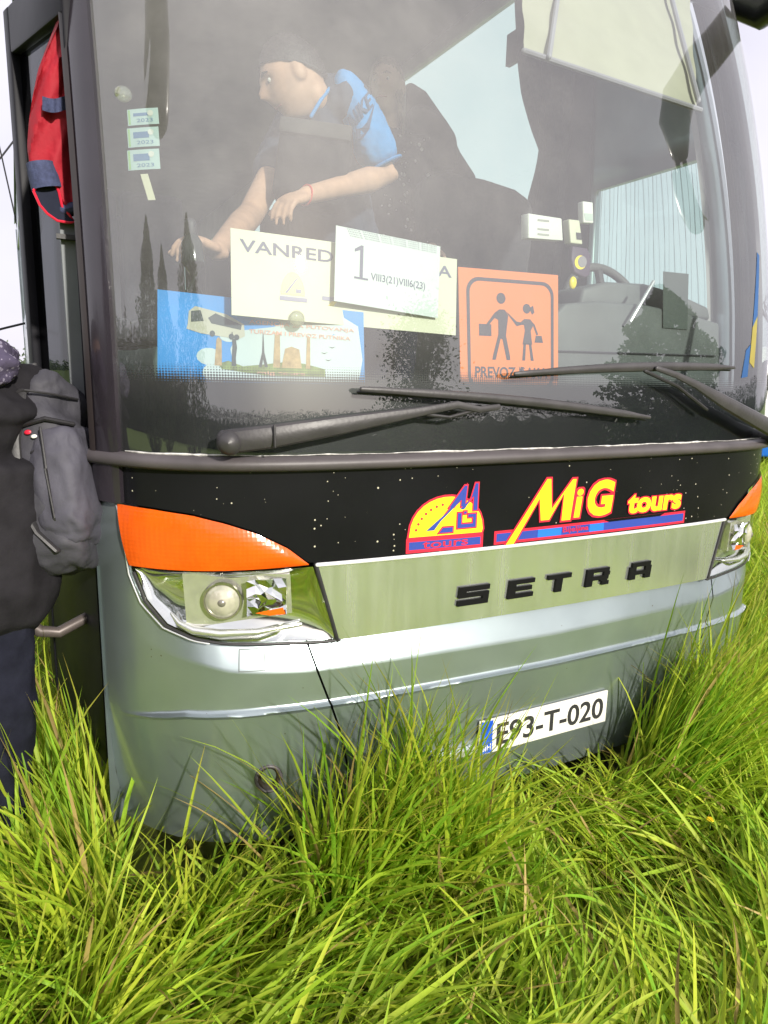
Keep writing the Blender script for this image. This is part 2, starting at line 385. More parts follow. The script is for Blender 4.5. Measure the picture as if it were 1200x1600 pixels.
# raised letters
GL = {'S': [(0, 0, 5, .9), (4, .9, 5, 1.3), (0, 1.3, 5, 2.0), (0, 2.0, 1.2, 2.3), (0, 2.3, 5, 3.1)],
      'E': [(0, 0, 5, .75), (0, .75, 1.4, 1.2), (0, 1.2, 4.6, 1.9), (0, 1.9, 1.4, 2.35), (0, 2.35, 5, 3.1)],
      'T': [(1.8, 0, 3.2, 2.3), (0, 2.3, 5, 3.1)],
      'R': [(0, 0, 1.4, 1.0), (3.5, 0, 5, .7), (3.1, .7, 4.6, 1.0), (0, 1.0, 4.8, 1.7), (0, 1.7, 1.4, 2.4), (3.7, 1.7, 5, 2.4), (0, 2.4, 4.8, 3.1)],
      'A': [(0, 0, 1.4, .8), (3.6, 0, 5, .8), (0, .8, 5, 1.5), (0, 1.5, 1.4, 2.3), (3.6, 1.5, 5, 2.3), (.4, 2.3, 4.7, 3.1)]}
for ch, x0, wd in (('S', -.359, .103), ('E', -.186, .093), ('T', -.042, .092), ('R', .115, .098), ('A', .305, .098)):
    l = MB()
    for a, b_, c, d in GL[ch]:
        q = dense([(a, b_), (c, b_), (c, d), (a, d)], 1.5)
        f = lambda p, o: S(x0+p[0]/5*wd+(p[1]-1.5)*.002, .888+p[1]/3.1*.056, o)
        l.slab([f(p, .005) for p in q], [f(p, -.0035) for p in q])
    l.build('badge_letter', mat('badge_black', (.006, .006, .007), .45, spec=.15), cp, 20)
# ---- black panel
LT = [(.802, 1.054), (.854, 1.098), (.931, 1.140), (1.0, 1.165), (1.072, 1.184), (1.15, 1.193), (1.222, 1.197)]
def zblack(x):
    x = abs(x)
    if x < .79: return 1.054
    return float(np.interp(x, [p[0] for p in LT]+[1.245, 1.275], [p[1] for p in LT]+[1.205, 1.218]))+.003
XB = np.unique(np.concatenate([XD, -np.linspace(.78, .86, 14), np.linspace(.78, .86, 14)]))
bp = MB().grid([[S(x, zblack(x)+(1.305-zblack(x))*v, -.001) for x in XB] for v in np.linspace(0, 1, 8)]).build('black_panel', BLACKP, coach, 60)
# operator lettering, in layers: red outline, yellow and blue fill
def onP(o): return lambda u, v: S(u, v, o)
def flat(mb, pts, fn, step=.03): mb.poly([fn(*p) for p in dense(pts, step)])
def grow(pts, d):
    c = []; n = len(pts); A = sum(pts[i][0]*pts[(i+1) % n][1]-pts[(i+1) % n][0]*pts[i][1] for i in range(n)); sg = 1 if A > 0 else -1
    for i in range(n):
        a, b, e = (np.array(pts[k % n], float) for k in (i-1, i, i+1))
        d1 = (b-a)/np.linalg.norm(b-a); d2 = (e-b)/np.linalg.norm(e-b)
        n1 = np.array([d1[1], -d1[0]])*sg; n2 = np.array([d2[1], -d2[0]])*sg; m = n1+n2; L = np.linalg.norm(m)
        m = m/L if L > 1e-3 else n1; k = min(2.2, 1/max(.3, float(m @ n1))); c.append(tuple(b+m*d*k))
    return c
lgR, lgY, lgB = MB(), MB(), MB()
dome = [(-.522, 1.102), (-.29, 1.10)]+[(-.404+.117*math.cos(a), 1.10+.108*math.sin(a)**.85) for a in np.linspace(.06, math.pi-.06, 16)]
flat(lgR, grow(dome, .006), onP(.0006)); flat(lgY, dome, onP(.0012))
base = [(-.526, 1.062), (-.288, 1.060), (-.288, 1.092), (-.526, 1.094)]; flat(lgR, grow(base, .004), onP(.0008)); flat(lgB, grow(base, -.005), onP(.0016))
put_text(lgR, 'tours', (-.48, 1.068, -.335, 1.087), onP(.0022), .01)
for pl in ([(-.470, 1.117), (-.446, 1.117), (-.348, 1.236), (-.353, 1.205)], [(-.366, 1.170), (-.352, 1.170), (-.330, 1.200), (-.318, 1.241), (-.309, 1.241), (-.309, 1.165), (-.322, 1.165), (-.322, 1.205), (-.345, 1.185)],
           [(-.40, 1.178), (-.353, 1.236), (-.345, 1.236), (-.350, 1.178), (-.363, 1.178), (-.361, 1.205), (-.386, 1.178)], [(-.372, 1.117), (-.312, 1.117), (-.312, 1.155), (-.338, 1.155), (-.338, 1.146), (-.322, 1.146), (-.322, 1.128), (-.360, 1.128), (-.360, 1.160), (-.372, 1.160)],
           [(-.43, 1.108), (-.387, 1.108), (-.387, 1.122), (-.418, 1.122)], [(-.352, 1.163), (-.344, 1.163), (-.344, 1.157), (-.352, 1.157)]):
    flat(lgR, grow(pl, .004), onP(.0018)); flat(lgB, pl, onP(.0024))
for k in range(7):
    a = rad(100+k*11); c = (-.404+.10*math.cos(a), 1.10+.088*math.sin(a)); flat(lgR, [(c[0]+.004*math.cos(t), c[1]+.004*math.sin(t)) for t in np.linspace(0, 6.28, 8, endpoint=False)], onP(.0016))
lt = lgR.build('emblem', REDV, bp, smooth=False); lgY.build('yellow_fill', YEL, lt, smooth=False); lgB.build('blue_fill', BLU, lt, smooth=False)
lgR, lgY, lgB = MB(), MB(), MB()
bar = [(-.242, 1.062), (.545, 1.063), (.545, 1.097), (-.242, 1.094)]
flat(lgR, grow(bar, .004), onP(.0006)); flat(lgB, grow(bar, -.004), onP(.0012))
put_text(lgR, 'Bijeljina', (.005, 1.069, .108, 1.090), onP(.0022), .012)
Mi = [(-.215, 1.052), (-.192, 1.052), (-.082, 1.190), (-.064, 1.125), (-.048, 1.125), (-.002, 1.196), (-.016, 1.110), (.012, 1.110), (.034, 1.240), (.020, 1.240), (-.050, 1.158), (-.070, 1.243), (-.086, 1.243)]
Mi = [(-.205, 1.055), (-.178, 1.055), (-.092, 1.185), (-.083, 1.118), (-.052, 1.118), (.000, 1.196), (-.004, 1.112), (.030, 1.112), (.044, 1.236), (.030, 1.236), (-.045, 1.150), (-.054, 1.241), (-.068, 1.241)]
flat(lgR, grow(Mi, .006), onP(.0024)); flat(lgY, Mi, onP(.003))
for body, rc, bo, sh in (('i', (.047, 1.117, .072, 1.205), .03, .12), ('G', (.095, 1.115, .200, 1.228), .045, .12)):
    for dx in (-.006, 0, .006):
        for dz in (-.006, 0, .006): put_text(lgR, body, (rc[0]+dx, rc[1]+dz, rc[2]+dx, rc[3]+dz), onP(.0024+.00003*(dx*100+dz*300+3)), bo, sh)
    put_text(lgY, body, rc, onP(.003), bo, sh)
lgT = MB()
rc = (.268, 1.112, .520, 1.174)
for dx in (-.004, 0, .004):
    for dz in (-.004, 0, .004): put_text(lgR, 'tours', (rc[0]+dx, rc[1]+dz, rc[2]+dx, rc[3]+dz), onP(.0024+.00003*(dx*100+dz*300+3)), .045, .08)
put_text(lgT, 'tours', rc, onP(.003), .04, .08)
lt = lgR.build('lettering', REDV, bp, smooth=False); lgY.build('yellow_fill', YEL, lt, smooth=False); lgB.build('blue_fill', BLU, lt, smooth=False); lgT.build('yellow_fill', YEL, lt, smooth=False)
for xa, xb in ((-.09, 0), (.112, .172)):
    k = MB(); flat(k, [(xa, 1.067), (xb, 1.067), (xb, 1.091), (xa, 1.0905)], onP(.0018)); k.build('light_blue_fill', LBLU, lt, smooth=False)
# ---- turn signals and headlights
for s in (-1, 1):
    us = np.linspace(0, 1, 30); top = [(float(np.interp(u, np.linspace(0, 1, 7), [p[0] for p in LT])), float(np.interp(u, np.linspace(0, 1, 7), [p[1] for p in LT]))) for u in us]
    bot = [(.802+u*(1.204-.802), 1.052+(1.040-1.052)*u) for u in us]
    G = []
    for v in np.linspace(0, 1, 12):
        G.append([S(s*(b[0]+(t[0]-b[0])*v), b[1]+(t[1]-b[1])*v, .004+.010*(math.sin(math.pi*min(max(v, .02), .98))**.6)*min(1, u*6+.05)) for b, t, u in zip(bot, top, us)])
    MB().grid(G).build('turn_signal', AMBER, coach, 60)
    # headlight
    n = 40; tp = [(.787+u*(1.205-.787), 1.042-.010*u) for u in np.linspace(0, 1, n)]
    bl = [(.722, .838), (.855, .848), (1.01, .855), (1.078, .866), (1.138, .893), (1.180, .950), (1.201, 1.022)]
    L = np.cumsum([0]+[math.dist(bl[i], bl[i+1]) for i in range(6)]); bq = [(float(np.interp(u*L[-1], L, [p[0] for p in bl])), float(np.interp(u*L[-1], L, [p[1] for p in bl]))) for u in np.linspace(0, 1, n)]
    mixp = lambda v: [(b[0]+(t[0]-b[0])*v, b[1]+(t[1]-b[1])*v) for b, t in zip(bq, tp)]
    hl = MB().grid([[S(s*x, z, -.001) for x, z in mixp(v)] for v in np.linspace(0, 1, 14)]).build('headlight', LENS, coach, 60)
    def bowl(x, z, v, u): return -.012-.032*(max(0, math.sin(math.pi*v))**.55)*(max(0, math.sin(math.pi*u))**.4)
    MB().grid([[S(s*x, z, bowl(x, z, v, i/(n-1))) for i, (x, z) in enumerate(mixp(v))] for v in np.linspace(0, 1, 16)]).build('reflector_bowl', REFLM, hl, 60)
    q = lambda x, z, o: S(s*x, z, o)
    fr = MB(); c = [(.850, 1.022), (.846, .926), (1.092, .890), (1.098, 1.026)]
    fr.slab([q(x, z, -.012) for x, z in grow(c, .004)], [q(x, z, -.05) for x, z in grow(c, .004)]); fr.build('lamp_box', mat('lamp_box', (.80, .79, .74), .16, .75, 0, .10, 30, rvar=.1), hl)
    pc = (1.012, .962)
    MB().grid([[q(pc[0]+.042*r*math.cos(a), pc[1]+.045*r*math.sin(a), -.010+o) for a in np.linspace(0, 2*math.pi, 36, endpoint=False)] for r, o in ((1.12, 0), (1.08, .006), (1, .006), (.92, -.004))], True).build('lens_ring', mat('ring_chrome', (.62, .60, .52), .15, .9), hl, 60)
    MB().grid([[q(pc[0]+.040*r*math.cos(a), pc[1]+.043*r*math.sin(a), -.008+.016*(1-r*r)) for a in np.linspace(0, 2*math.pi, 32, endpoint=False)] for r in (1, .85, .65, .4, .2, .01)], True).build('projector_lens', mat('projector', (.56, .54, .44), .10, .30, .5, .15, 40), hl, 60)
    MB().grid([[q(pc[0]+.010*r*math.cos(a), pc[1]+.0105*r*math.sin(a), .0065+.005*(1-r*r)) for a in np.linspace(0, 2*math.pi, 20, endpoint=False)] for r in (1, .7, .4, .01)], True).build('bulb_cap', mat('bulb_cap', (.26, .245, .21), .2, .4), hl, 60)
    fc = MB(); rr = random.Random(5)
    A = [[(.858+(.955-.858)*i/6, .925+(1.018-.925)*k/5) for i in range(7)] for k in range(6)]
    fc.grid([[q(x+rr.uniform(-.006, .006)*(0 < i < 6), z+rr.uniform(-.006, .006)*(0 < k < 5), -.008+rr.uniform(-.004, .016)) for i, (x, z) in enumerate(r)] for k, r in enumerate(A)]).build('facet_reflector', REFLM, hl, smooth=False)
    MB().poly([q(x, z, .006) for x, z in ((.868, .945), (.935, .934), (.90, .926), (.862, .927))]).build('amber_reflection', AMBER, hl)  # orange reflection in the facets, put in as an amber piece
    MB().tube([q(x, z, -.010) for x, z in ((1.128, .922), (1.112, .898), (1.080, .882), (1.02, .876), (.93, .878), (.82, .890))], [.004, .009, .012, .011, .009, .005], 12).build('bowl_glint', mat('bowl_glint', (.9, .9, .88), .22, .85), hl)  # white reflection in the bowl, modelled as a bright tube
    MB().tube([q(x, z, -.004) for x, z in [(.716, .836)]+[(b[0], b[1]-.004) for b in bq[3:]]], .0045, 8).build('seal', RUBBER, hl)
    MB().tube([q(chx(z)+.006, z, -.003) for z in np.linspace(.836, 1.05, 12)], .0052, 8).build('seal', RUBBER, hl)
    MB().tube([q(b[0]+.008*float(np.interp(b[0], [1.1, 1.19], [.2, 1])), b[1]-.008, prof(s*b[0], b[1])*.0+.001) for b in bq[22:]]+[q(1.214, 1.08, .002), q(1.226, 1.19, .002)], .0022, 8).build('highlight_edge', BRIGHT, hl)  # thin highlight line along the lamp, modelled as bright trim
# ---- number plate
npl = MB()
def onN(o):
    return lambda u, v: np.array([-.26+.52*u, .004-o, .452+.113*(v-.5)+.0]) + np.array([0, .012*0, 0])
q = [onN(0)(u, v) for u, v in ((0, 0), (1, 0), (1, 1), (0, 1))]; qb = [p+np.array([0, .008, 0]) for p in q]
npl.slab(q, qb); plate = rounded(npl.build('number_plate', mat('plate_white', (.74, .73, .68), .35, 0, 0, .06, 12), coach), .003, 2)
k = MB(); put_text(k, 'E93-T-020', (.125, .17, .965, .83), onN(.0014), .018); k.build('lettering', BLACKINK, plate, smooth=False)
k = MB(); k.poly([onN(.0010)(u, v) for u, v in ((.008, .03), (.095, .03), (.095, .97), (.008, .97))]); k.build('blue_band', mat('plate_blue', (.01, .09, .62), .35), plate, smooth=False)
k = MB(); put_text(k, 'BIH', (.018, .10, .085, .30), onN(.0016), .01); k.build('country_code', WHITE, plate, smooth=False)
MB().box((0, .024, .452), (.50, .022, .10)).build('plate_holder', DARKPL, coach)
MB().box((-.33, .012, .418), (.17, .02, .02)).build('step_trim', BRIGHT, coach)
# ---- rim and windshield
rimp = [(1.292, .004), (1.296, .020), (1.304, .030), (1.316, .031), (1.326, .022), (1.331, .004)]
XR = np.linspace(-1.27, 1.27, 110)
MB().grid([[S(x, z, o) for x in XR] for z, o in rimp]).build('windshield_rim', RIMM, coach, 60)
MB().tube([S(x, 1.333+.0006*math.sin(x*23)+.0005*math.sin(x*57+1), .006) for x in np.linspace(-1.2, 1.2, 160)], [max(.0006, .0016+.0014*math.sin(i*.21)*math.sin(i*.083+1)+.0005*rng.normal()) for i in range(160)], 6).build('sealant_bead', SEALANT, coach)
GX = 1.212
gx = np.concatenate([np.linspace(-GX, -.9, 26), np.linspace(-.86, .86, 40), np.linspace(.9, GX, 26)])
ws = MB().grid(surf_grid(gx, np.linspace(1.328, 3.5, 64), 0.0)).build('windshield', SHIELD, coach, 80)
FR = bpy.data.materials.new('printed_black_edge'); FR.use_nodes = True
t = FR.node_tree; b = t.nodes['Principled BSDF']; b.inputs['Base Color'].default_value = (.006, .006, .010, 1); b.inputs['Roughness'].default_value = .35
c = t.nodes.new('ShaderNodeTexCoord'); sp = t.nodes.new('ShaderNodeSeparateXYZ'); t.links.new(c.outputs['Object'], sp.inputs[0])
def M_(op, a, b2=None):
    n = t.nodes.new('ShaderNodeMath'); n.operation = op
    for i, v in enumerate((a, b2)):
        if v is None: continue
        if isinstance(v, (int, float)): n.inputs[i].default_value = v
        else: t.links.new(v, n.inputs[i])
    return n.outputs[0]
PITCH = .0062
fx = M_('SUBTRACT', M_('FRACT', M_('DIVIDE', sp.outputs['X'], PITCH)), .5); fz = M_('SUBTRACT', M_('FRACT', M_('DIVIDE', sp.outputs['Z'], PITCH)), .5)
dd = M_('SQRT', M_('ADD', M_('MULTIPLY', fx, fx), M_('MULTIPLY', fz, fz)))
th = t.nodes.new('ShaderNodeMapRange'); th.inputs['From Min'].default_value = 1.495; th.inputs['From Max'].default_value = 1.55; th.inputs['To Min'].default_value = .75; th.inputs['To Max'].default_value = .06
t.links.new(sp.outputs['Z'], th.inputs['Value']); t.links.new(M_('LESS_THAN', dd, th.outputs['Result']), b.inputs['Alpha'])
MB().grid(surf_grid(gx, np.linspace(1.33, 1.548, 8), -.004)).build('printed_edge', FR, ws, 80)
# ---- A pillars wrap from the glass to the side wall
ZP = np.linspace(1.20, 3.7, 40)
def zl(z): return max(z, 1.0)
for s in (-1, 1):
    rows = []
    for z in ZP:
        Wz = float(W(z)); r = [S(s*x, z, o) for x, o in ((1.2115, -.006), (1.212, .010), (1.222, .016), (1.245, .016), (1.262, .014))]
        y1 = .345+Wz
        r += [np.array([s*1.2735, y1+.008, z]), np.array([s*1.269, y1+.022, z]), np.array([s*1.262, y1+.034, z])]
        rows.append(r)
    pl = MB().grid(rows).build('windshield_pillar', PILL, coach, 60)
    MB().grid([[S(s*1.2635, z, .0165), S(s*1.258, z, .0185), S(s*1.2515, z, .0175)] for z in np.linspace(1.31, 3.5, 40)]).build('pillar_groove', mat('brown_rubber', (.03, .022, .022), .5), pl)
    MB().tube([np.array([s*1.259, .345+float(W(z))+.040, z]) for z in np.linspace(.32, 3.5, 40)], .013, 8).build('pillar_seal', mat('brown_rubber', (.035, .024, .024), .5), pl)
    rows = [[S(s*1.2745, z, prof(s*1.27, z) if z < 1.2 else -.001), np.array([s*1.2765, .352, z]), np.array([s*1.274, .37, z]), np.array([s*1.264, .40, z])] for z in np.linspace(.25, 1.205, 20)]
    MB().grid(rows).build('corner_edge', SILVER, coach, 60)
    rows = [[S(s*1.262, z, .0), np.array([s*1.2765, .352, z]), np.array([s*1.274, .37, z]), np.array([s*1.264, .40, z])] for z in np.linspace(1.205, 1.34, 6)]
    MB().grid(rows).build('corner_edge', BLACKP, coach, 60)
# ---- body shell
def shear(y, z): return y+float(W(min(z, 3.55)))*max(0, 1-(y-.45)/1.0)
def wall(side, openings, yr, zr, m, name, X=1.24, th=.05):
    ys = sorted({yr[0], yr[1], *[o[0] for o in openings], *[o[1] for o in openings]}); zs = sorted({zr[0], zr[1], *[o[2] for o in openings], *[o[3] for o in openings]})
    mbx = MB()
    for i in range(len(ys)-1):
        for j in range(len(zs)-1):
            yc, zc = (ys[i]+ys[i+1])/2, (zs[j]+zs[j+1])/2
            if any(o[0] < yc < o[1] and o[2] < zc < o[3] for o in openings): continue
            nz_ = 8
            for a in range(nz_):
                z0, z1 = zs[j]+(zs[j+1]-zs[j])*a/nz_, zs[j]+(zs[j+1]-zs[j])*(a+1)/nz_
                f = [np.array([side*X, shear(y, z), z]) for y, z in ((ys[i], z0), (ys[i+1], z0), (ys[i+1], z1), (ys[i], z1))]
                mbx.poly(f)
    o = mbx.build(name, m, coach); md = o.modifiers.new('thick', 'SOLIDIFY'); md.thickness = th; md.offset = 1 if False else 0
    return o
OPR = [(.50, 1.26, 1.80, 2.46), (1.60, 3.75, 2.2, 3.64)]+[(4.0+2*i, 5.8+2*i, 2.2, 3.4) for i in range(4)]
OPL = [(.42, 1.38, .3, 2.95), (1.66, 3.75, 2.2, 3.4)]+[(4.0+2*i, 5.8+2*i, 2.2, 3.4) for i in range(4)]
LW = wall(1, OPR, (.40, 12.0), (.34, 3.82), SILVER, 'side_wall'); RW = wall(-1, OPL, (.40, 12.0), (.34, 3.82), SILVER, 'side_wall')
for sd, ops in ((1, OPR), (-1, OPL[1:])):
    for o in ops:
        MB().poly([np.array([sd*1.24, shear(y, z), z]) for y, z in ((o[0], o[2]), (o[1], o[2]), (o[1], o[3]), (o[0], o[3]))]).build('side_window', WIN, coach, smooth=False)
# heating wires of the driver's window
hw = MB()
for i in range(34):
    y = .53+i*.0215; hw.tube([np.array([1.23, shear(y+.012*math.sin(i*2.1), z)+.004*math.sin(z*9+i), z]) for z in np.linspace(1.82, 2.45, 7)], .0006, 5)
hw.build('heating_wires', mat('wire', (.25, .30, .28), .5), coach)
# driver's side lining panels and curtain
MB().grid([[np.array([1.205, shear(y, z), z]) for y in np.linspace(1.27, 1.64, 8)] for z in np.linspace(1.2, 3.6, 16)]).build('lining_panel', LINER, coach)
MB().grid([[np.array([1.20-.03*math.sin(u*6), shear(.46, z)+.02*u, z]) for u in np.linspace(0, 1, 5)] for z in np.linspace(1.5, 3.4, 20)]).build('pillar_lining', LINERL, coach)
ce = [PX(px_, py_, 1.175) for px_, py_ in ((806, -30), (808, 18), (812, 100), (818, 150), (832, 200), (845, 235), (841, 262), (828, 310), (822, 380))][::-1]
cu = []
for z in np.linspace(2.05, 3.70, 30):
    edge = float(np.interp(z, [p[2] for p in ce], [p[1] for p in ce]))
    cu.append([np.array([1.175+.018*math.sin(k*1.9), 1.45+(edge-1.45)*k/16, z]) for k in range(17)])
MB().grid(cu).build('curtain', mat('curtain_cloth', (.085, .08, .10), .9, 0, 0, .2, 30), coach, 70)
MB().box(tuple(PX(803, 75, 1.16)), (.03, .10, .16)).build('curtain_catch', DARKPL, coach)
# roof, rear, floor, ceiling
rf = []
for y in list(np.linspace(0, 1, 8))+[3, 6, 9, 12]:
    k = min(1, y); zr = 3.5+.5*math.sin(k*math.pi/2)**.8 if y <= 1 else 4.0; yb = .30+float(W(3.25))*.9+y*1.0 if y < 1 else y+.62*(12-y)/11+.2*(12-y)/11
    row = []
    for u in np.linspace(-1, 1, 21):
        x = 1.29*u; e = abs(u)**6
        if y < 1: row.append(np.array([x, float(Yf(min(abs(x), 1.27), 3.5))*(1-k)+k*(1.55)+0*e, zr-e*.22*k]))
        else: row.append(np.array([x, max(1.55, y), zr-.22*e]))
    rf.append(row)
MB().grid(rf).build('roof', SILVER, coach, 60)
MB().box((0, 12.0, 2.0), (2.55, .06, 3.4)).build('rear_wall', SILVER, coach)
MB().box((.02, 6.6, 1.28), (2.4, 10.2, .06)).build('floor', LINER, coach)
MB().box((0, 6.8, 3.75), (2.42, 10.3, .05)).build('ceiling', LINER, coach)
MB().grid([[np.array([x, y, z]) for x in np.linspace(-1.2, 1.2, 5)] for y, z in ((1.0, 3.55), (1.3, 3.68), (1.7, 3.75))]).build('front_header', LINER, coach)
MB().box((0, 6.0, .75), (2.3, 11, .7)).build('underfloor', DARKPL, coach)
for k, (yy) in enumerate((2.75, 9.0)):
    for s in (-1, 1):
        wh = MB().tube([(s*1.0, yy, .52), (s*1.27, yy, .52)], .48, 32, caps=False).build('wheel', RUBBER, coach)
        MB().grid([[np.array([s*(1.272-.05*o), yy+.30*r*math.cos(a), .52+.30*r*math.sin(a)]) for a in np.linspace(0, 6.2832, 32, endpoint=False)] for r, o in ((1.55, 0), (1, 0), (.9, 1), (.5, 1), (.45, 0), (.01, 0))], True).build('rim', BRIGHT, wh)
# entrance steps, left
for i, zz in enumerate((.42, .72, 1.02)): MB().box((-.95, .95+.22*i, zz-.12), (.6, .5, .24)).build('entrance_step', DARKPL, coach)
MB().box((-.62, .95, 1.05), (.05, .8, .8)).build('step_partition', DARKPL, coach)
# ---- dashboard
xs = np.linspace(-1.17, 1.17, 40)
dg_ = []
for k, (dy, z) in enumerate(((.03, 1.36), (.03, 1.46), (.05, 1.485), (.18, 1.50), (.34, 1.50), (.40, 1.47), (.42, 1.3))):
    dg_.append([np.array([x, float(Yf(x, 1.45))+dy, z]) for x in xs])
MB().grid(dg_).build('dashboard', DASHD, coach, 50)
oc = [(868, 610), (868, 490), (885, 474), (930, 470), (1010, 476), (1075, 490), (1125, 505), (1125, 610)]
hd = MB(); hd.slab([P(x, y, .33) for x, y in oc], [P(x, y, .33)+np.array([.0, .22, 0]) for x, y in oc]); rounded(hd.build('instrument_binnacle', DASH, coach), .012, 3)
oc = [(905, 480), (912, 450), (950, 440), (1010, 443), (1060, 458), (1108, 480), (1112, 500)]
hd = MB(); hd.slab([P(x, y, .42) for x, y in oc], [P(x, y, .42)+np.array([.02, .25, 0]) for x, y in oc]); rounded(hd.build('binnacle_hood', DASH, coach), .015, 3)
MB().slab([P(x, y, .325) for x, y in ((1036, 424), (1076, 428), (1074, 515), (1036, 512))], [P(x, y, .36) for x, y in ((1036, 424), (1076, 428), (1074, 515), (1036, 512))]).build('switch_panel', mat('panel_grey', (.06, .075, .07), .4), coach)
MB().tube([P(1021, 440, .31), P(985, 502, .30)], .006, 8).build('indicator_stalk', BRIGHT, coach)
MB().tube([P(868+250*u, 548+8*u, .322) for u in np.linspace(0, 1, 8)], .003, 6).build('trim_line', DARKPL, coach)
# steering wheel
ctr = P(950, 505, .62); uX = np.array([1., .1, 0]); uY = np.array([0, .35, .94])
MB().tube([ctr+.24*(math.cos(a)*uX+math.sin(a)*uY) for a in np.linspace(0, 2*math.pi, 49)], .017, 12, caps=False).build('steering_wheel', mat('wheel_grip', (.10, .10, .10), .5), coach)
st = MB()
for a in (rad(200), rad(340), rad(90)): st.tube([ctr, ctr+.235*(math.cos(a)*uX+math.sin(a)*uY)], .016, 8)
st.ball(ctr, (.07, .05, .07)); st.build('steering_hub', DARKPL, coach)
# ---- seats
def seat_from(outl, Y, th, name='passenger_seat'):
    pts = [P(x, y, Y) for x, y in outl]; o = MB().slab(pts, [p+np.array([.03, th, 0]) for p in pts]).build(name, SEATF, coach); return rounded(o, .035, 4)
seat_from([(668, 440), (655, 320), (662, 275), (700, 266), (760, 278), (808, 294), (832, 312), (838, 345), (826, 440)], 1.30, .16, 'driver_seat')
seat_from([(632, 300), (628, 150), (640, 122), (668, 140), (700, 186), (722, 236), (748, 276), (740, 330)], 1.95, .15)
seat_from([(640, 200), (642, 165), (660, 158), (694, 176), (716, 210), (720, 262), (650, 262)], 1.62, .12)
for y in (3.6, 4.5, 5.4, 6.3):
    for x in (-.95, -.5, .5, .95):
        s0 = thing if False else MB().box((x, y, 1.78), (.42, .45, .14)).build('passenger_seat', SEATF, coach); rounded(s0, .04, 3)
        rounded(MB().box((x, y+.25, 2.25), (.42, .13, .95)).build('backrest', SEATF, s0), .05, 3)
# ---- sun blind
bc = [(806, -260), (820, 82), (1090, 172), (1066, -190)]
bq4 = [H(x, y, .10) for x, y in bc]
def quad4(q): return lambda u, v: (q[1]*(1-u)+q[2]*u)*(1-v)+(q[0]*(1-u)+q[3]*u)*v
fb = quad4(bq4)
bl_ = MB().grid([[fb(u, v)+np.array([0, .004*math.sin(v*40), 0]) for u in np.linspace(0, 1, 20)] for v in np.linspace(0, 1, 40)]).build('sun_blind', BLINDM, coach, 60)
MB().tube([fb(u, 0)+np.array([0, -.006, 0]) for u in np.linspace(-.01, 1.01, 12)], .009, 8).build('blind_bar', mat('blind_bar', (.28, .26, .30), .4), bl_)
MB().tube([fb(.10, .0)+np.array([0, -.02, 0]), fb(.20, .55)+np.array([0, -.02, 0])], .008, 8).build('blind_arm', mat('blind_arm', (.33, .31, .36), .4), bl_)
MB().tube([fb(.975, .02)+np.array([0, -.02, 0]), fb(.74, .60)+np.array([0, -.02, 0])], .009, 8).build('blind_arm', mat('blind_arm2', (.33, .31, .36), .4), bl_)
# ---- wipers
def wiper(piv, path, rad_, blade, brad):
    pv = MB().tube([S(piv[0], piv[1], .0), S(piv[0], piv[1], .055)], .030, 20).build('wiper', WIPER, coach)
    MB().tube([S(x, z, o) for x, z, o in path], rad_, 10, flat=.55, upv=(0, -1, 0)).build('wiper_arm', WIPER, pv)
    bpts = [S(x, z, o) for x, z, o in blade]
    MB().tube(bpts, brad, 10, flat=.8, upv=(0, -1, 0)).build('wiper_blade', WIPER, pv)
    MB().tube([p+np.array([0, .018, -.008]) for p in bpts], .0045, 6).build('rubber_strip', RUBBER, pv)
    return pv
def lerp(a, b, n, f=lambda u: 0): return [(a[0]+(b[0]-a[0])*u, a[1]+(b[1]-a[1])*u+f(u)) for u in np.linspace(0, 1, n)]
h = [hx(*p) for p in ((362, 690), (420, 681), (520, 664), (640, 644), (700, 633), (735, 640), (765, 636))]
wl_ = wiper(h[0], [(h[0][0]-.012, h[0][1], .052)]+[(x, z, o) for (x, z), o in zip(h[1:], (.056, .056, .052, .05, .045, .045))], [.029, .028, .023, .012, .010, .009, .008],
       [(x, z, .038) for x, z in lerp(hx(556, 609), hx(1000, 652), 20, lambda u: .010*math.sin(math.pi*u))], [.006]+[.008]*2+[.010+.003*math.sin(math.pi*i/15) for i in range(15)]+[.007, .005])
MB().tube([S(hx(424, 680)[0], hx(424, 680)[1]+d, .076) for d in (.024, 0, -.024)], .0035, 6).build('joint', RUBBER, wl_)
MB().tube([S(*hx(655, 648), .045), S(*hx(690, 652), .04), S(*hx(735, 640), .04)], .005, 8).build('washer_hose', RUBBER, wl_)
h = [hx(*p) for p in ((1120, 640), (1110, 634), (1100, 628), (1060, 603), (1030, 588), (1002, 578))]
pr = (1.0, 1.335)
wr_ = wiper(pr, [(pr[0], pr[1], .05), (.90, 1.365, .075)]+[(x, z, .07-.004*i) for i, (x, z) in enumerate(h[2:])], [.030, .030, .022, .013, .010, .008],
       [(x, z, .040) for x, z in lerp(hx(791, 586), hx(1130, 576), 20, lambda u: .010*math.sin(math.pi*u))], [.006]+[.008]*2+[.010+.004*math.sin(math.pi*i/15) for i in range(15)]+[.007, .005])
MB().tube([S(*hx(1085, 640), .045), S(*hx(1040, 605), .045), S(*hx(990, 582), .045)], .006, 8).build('washer_hose', RUBBER, wr_)
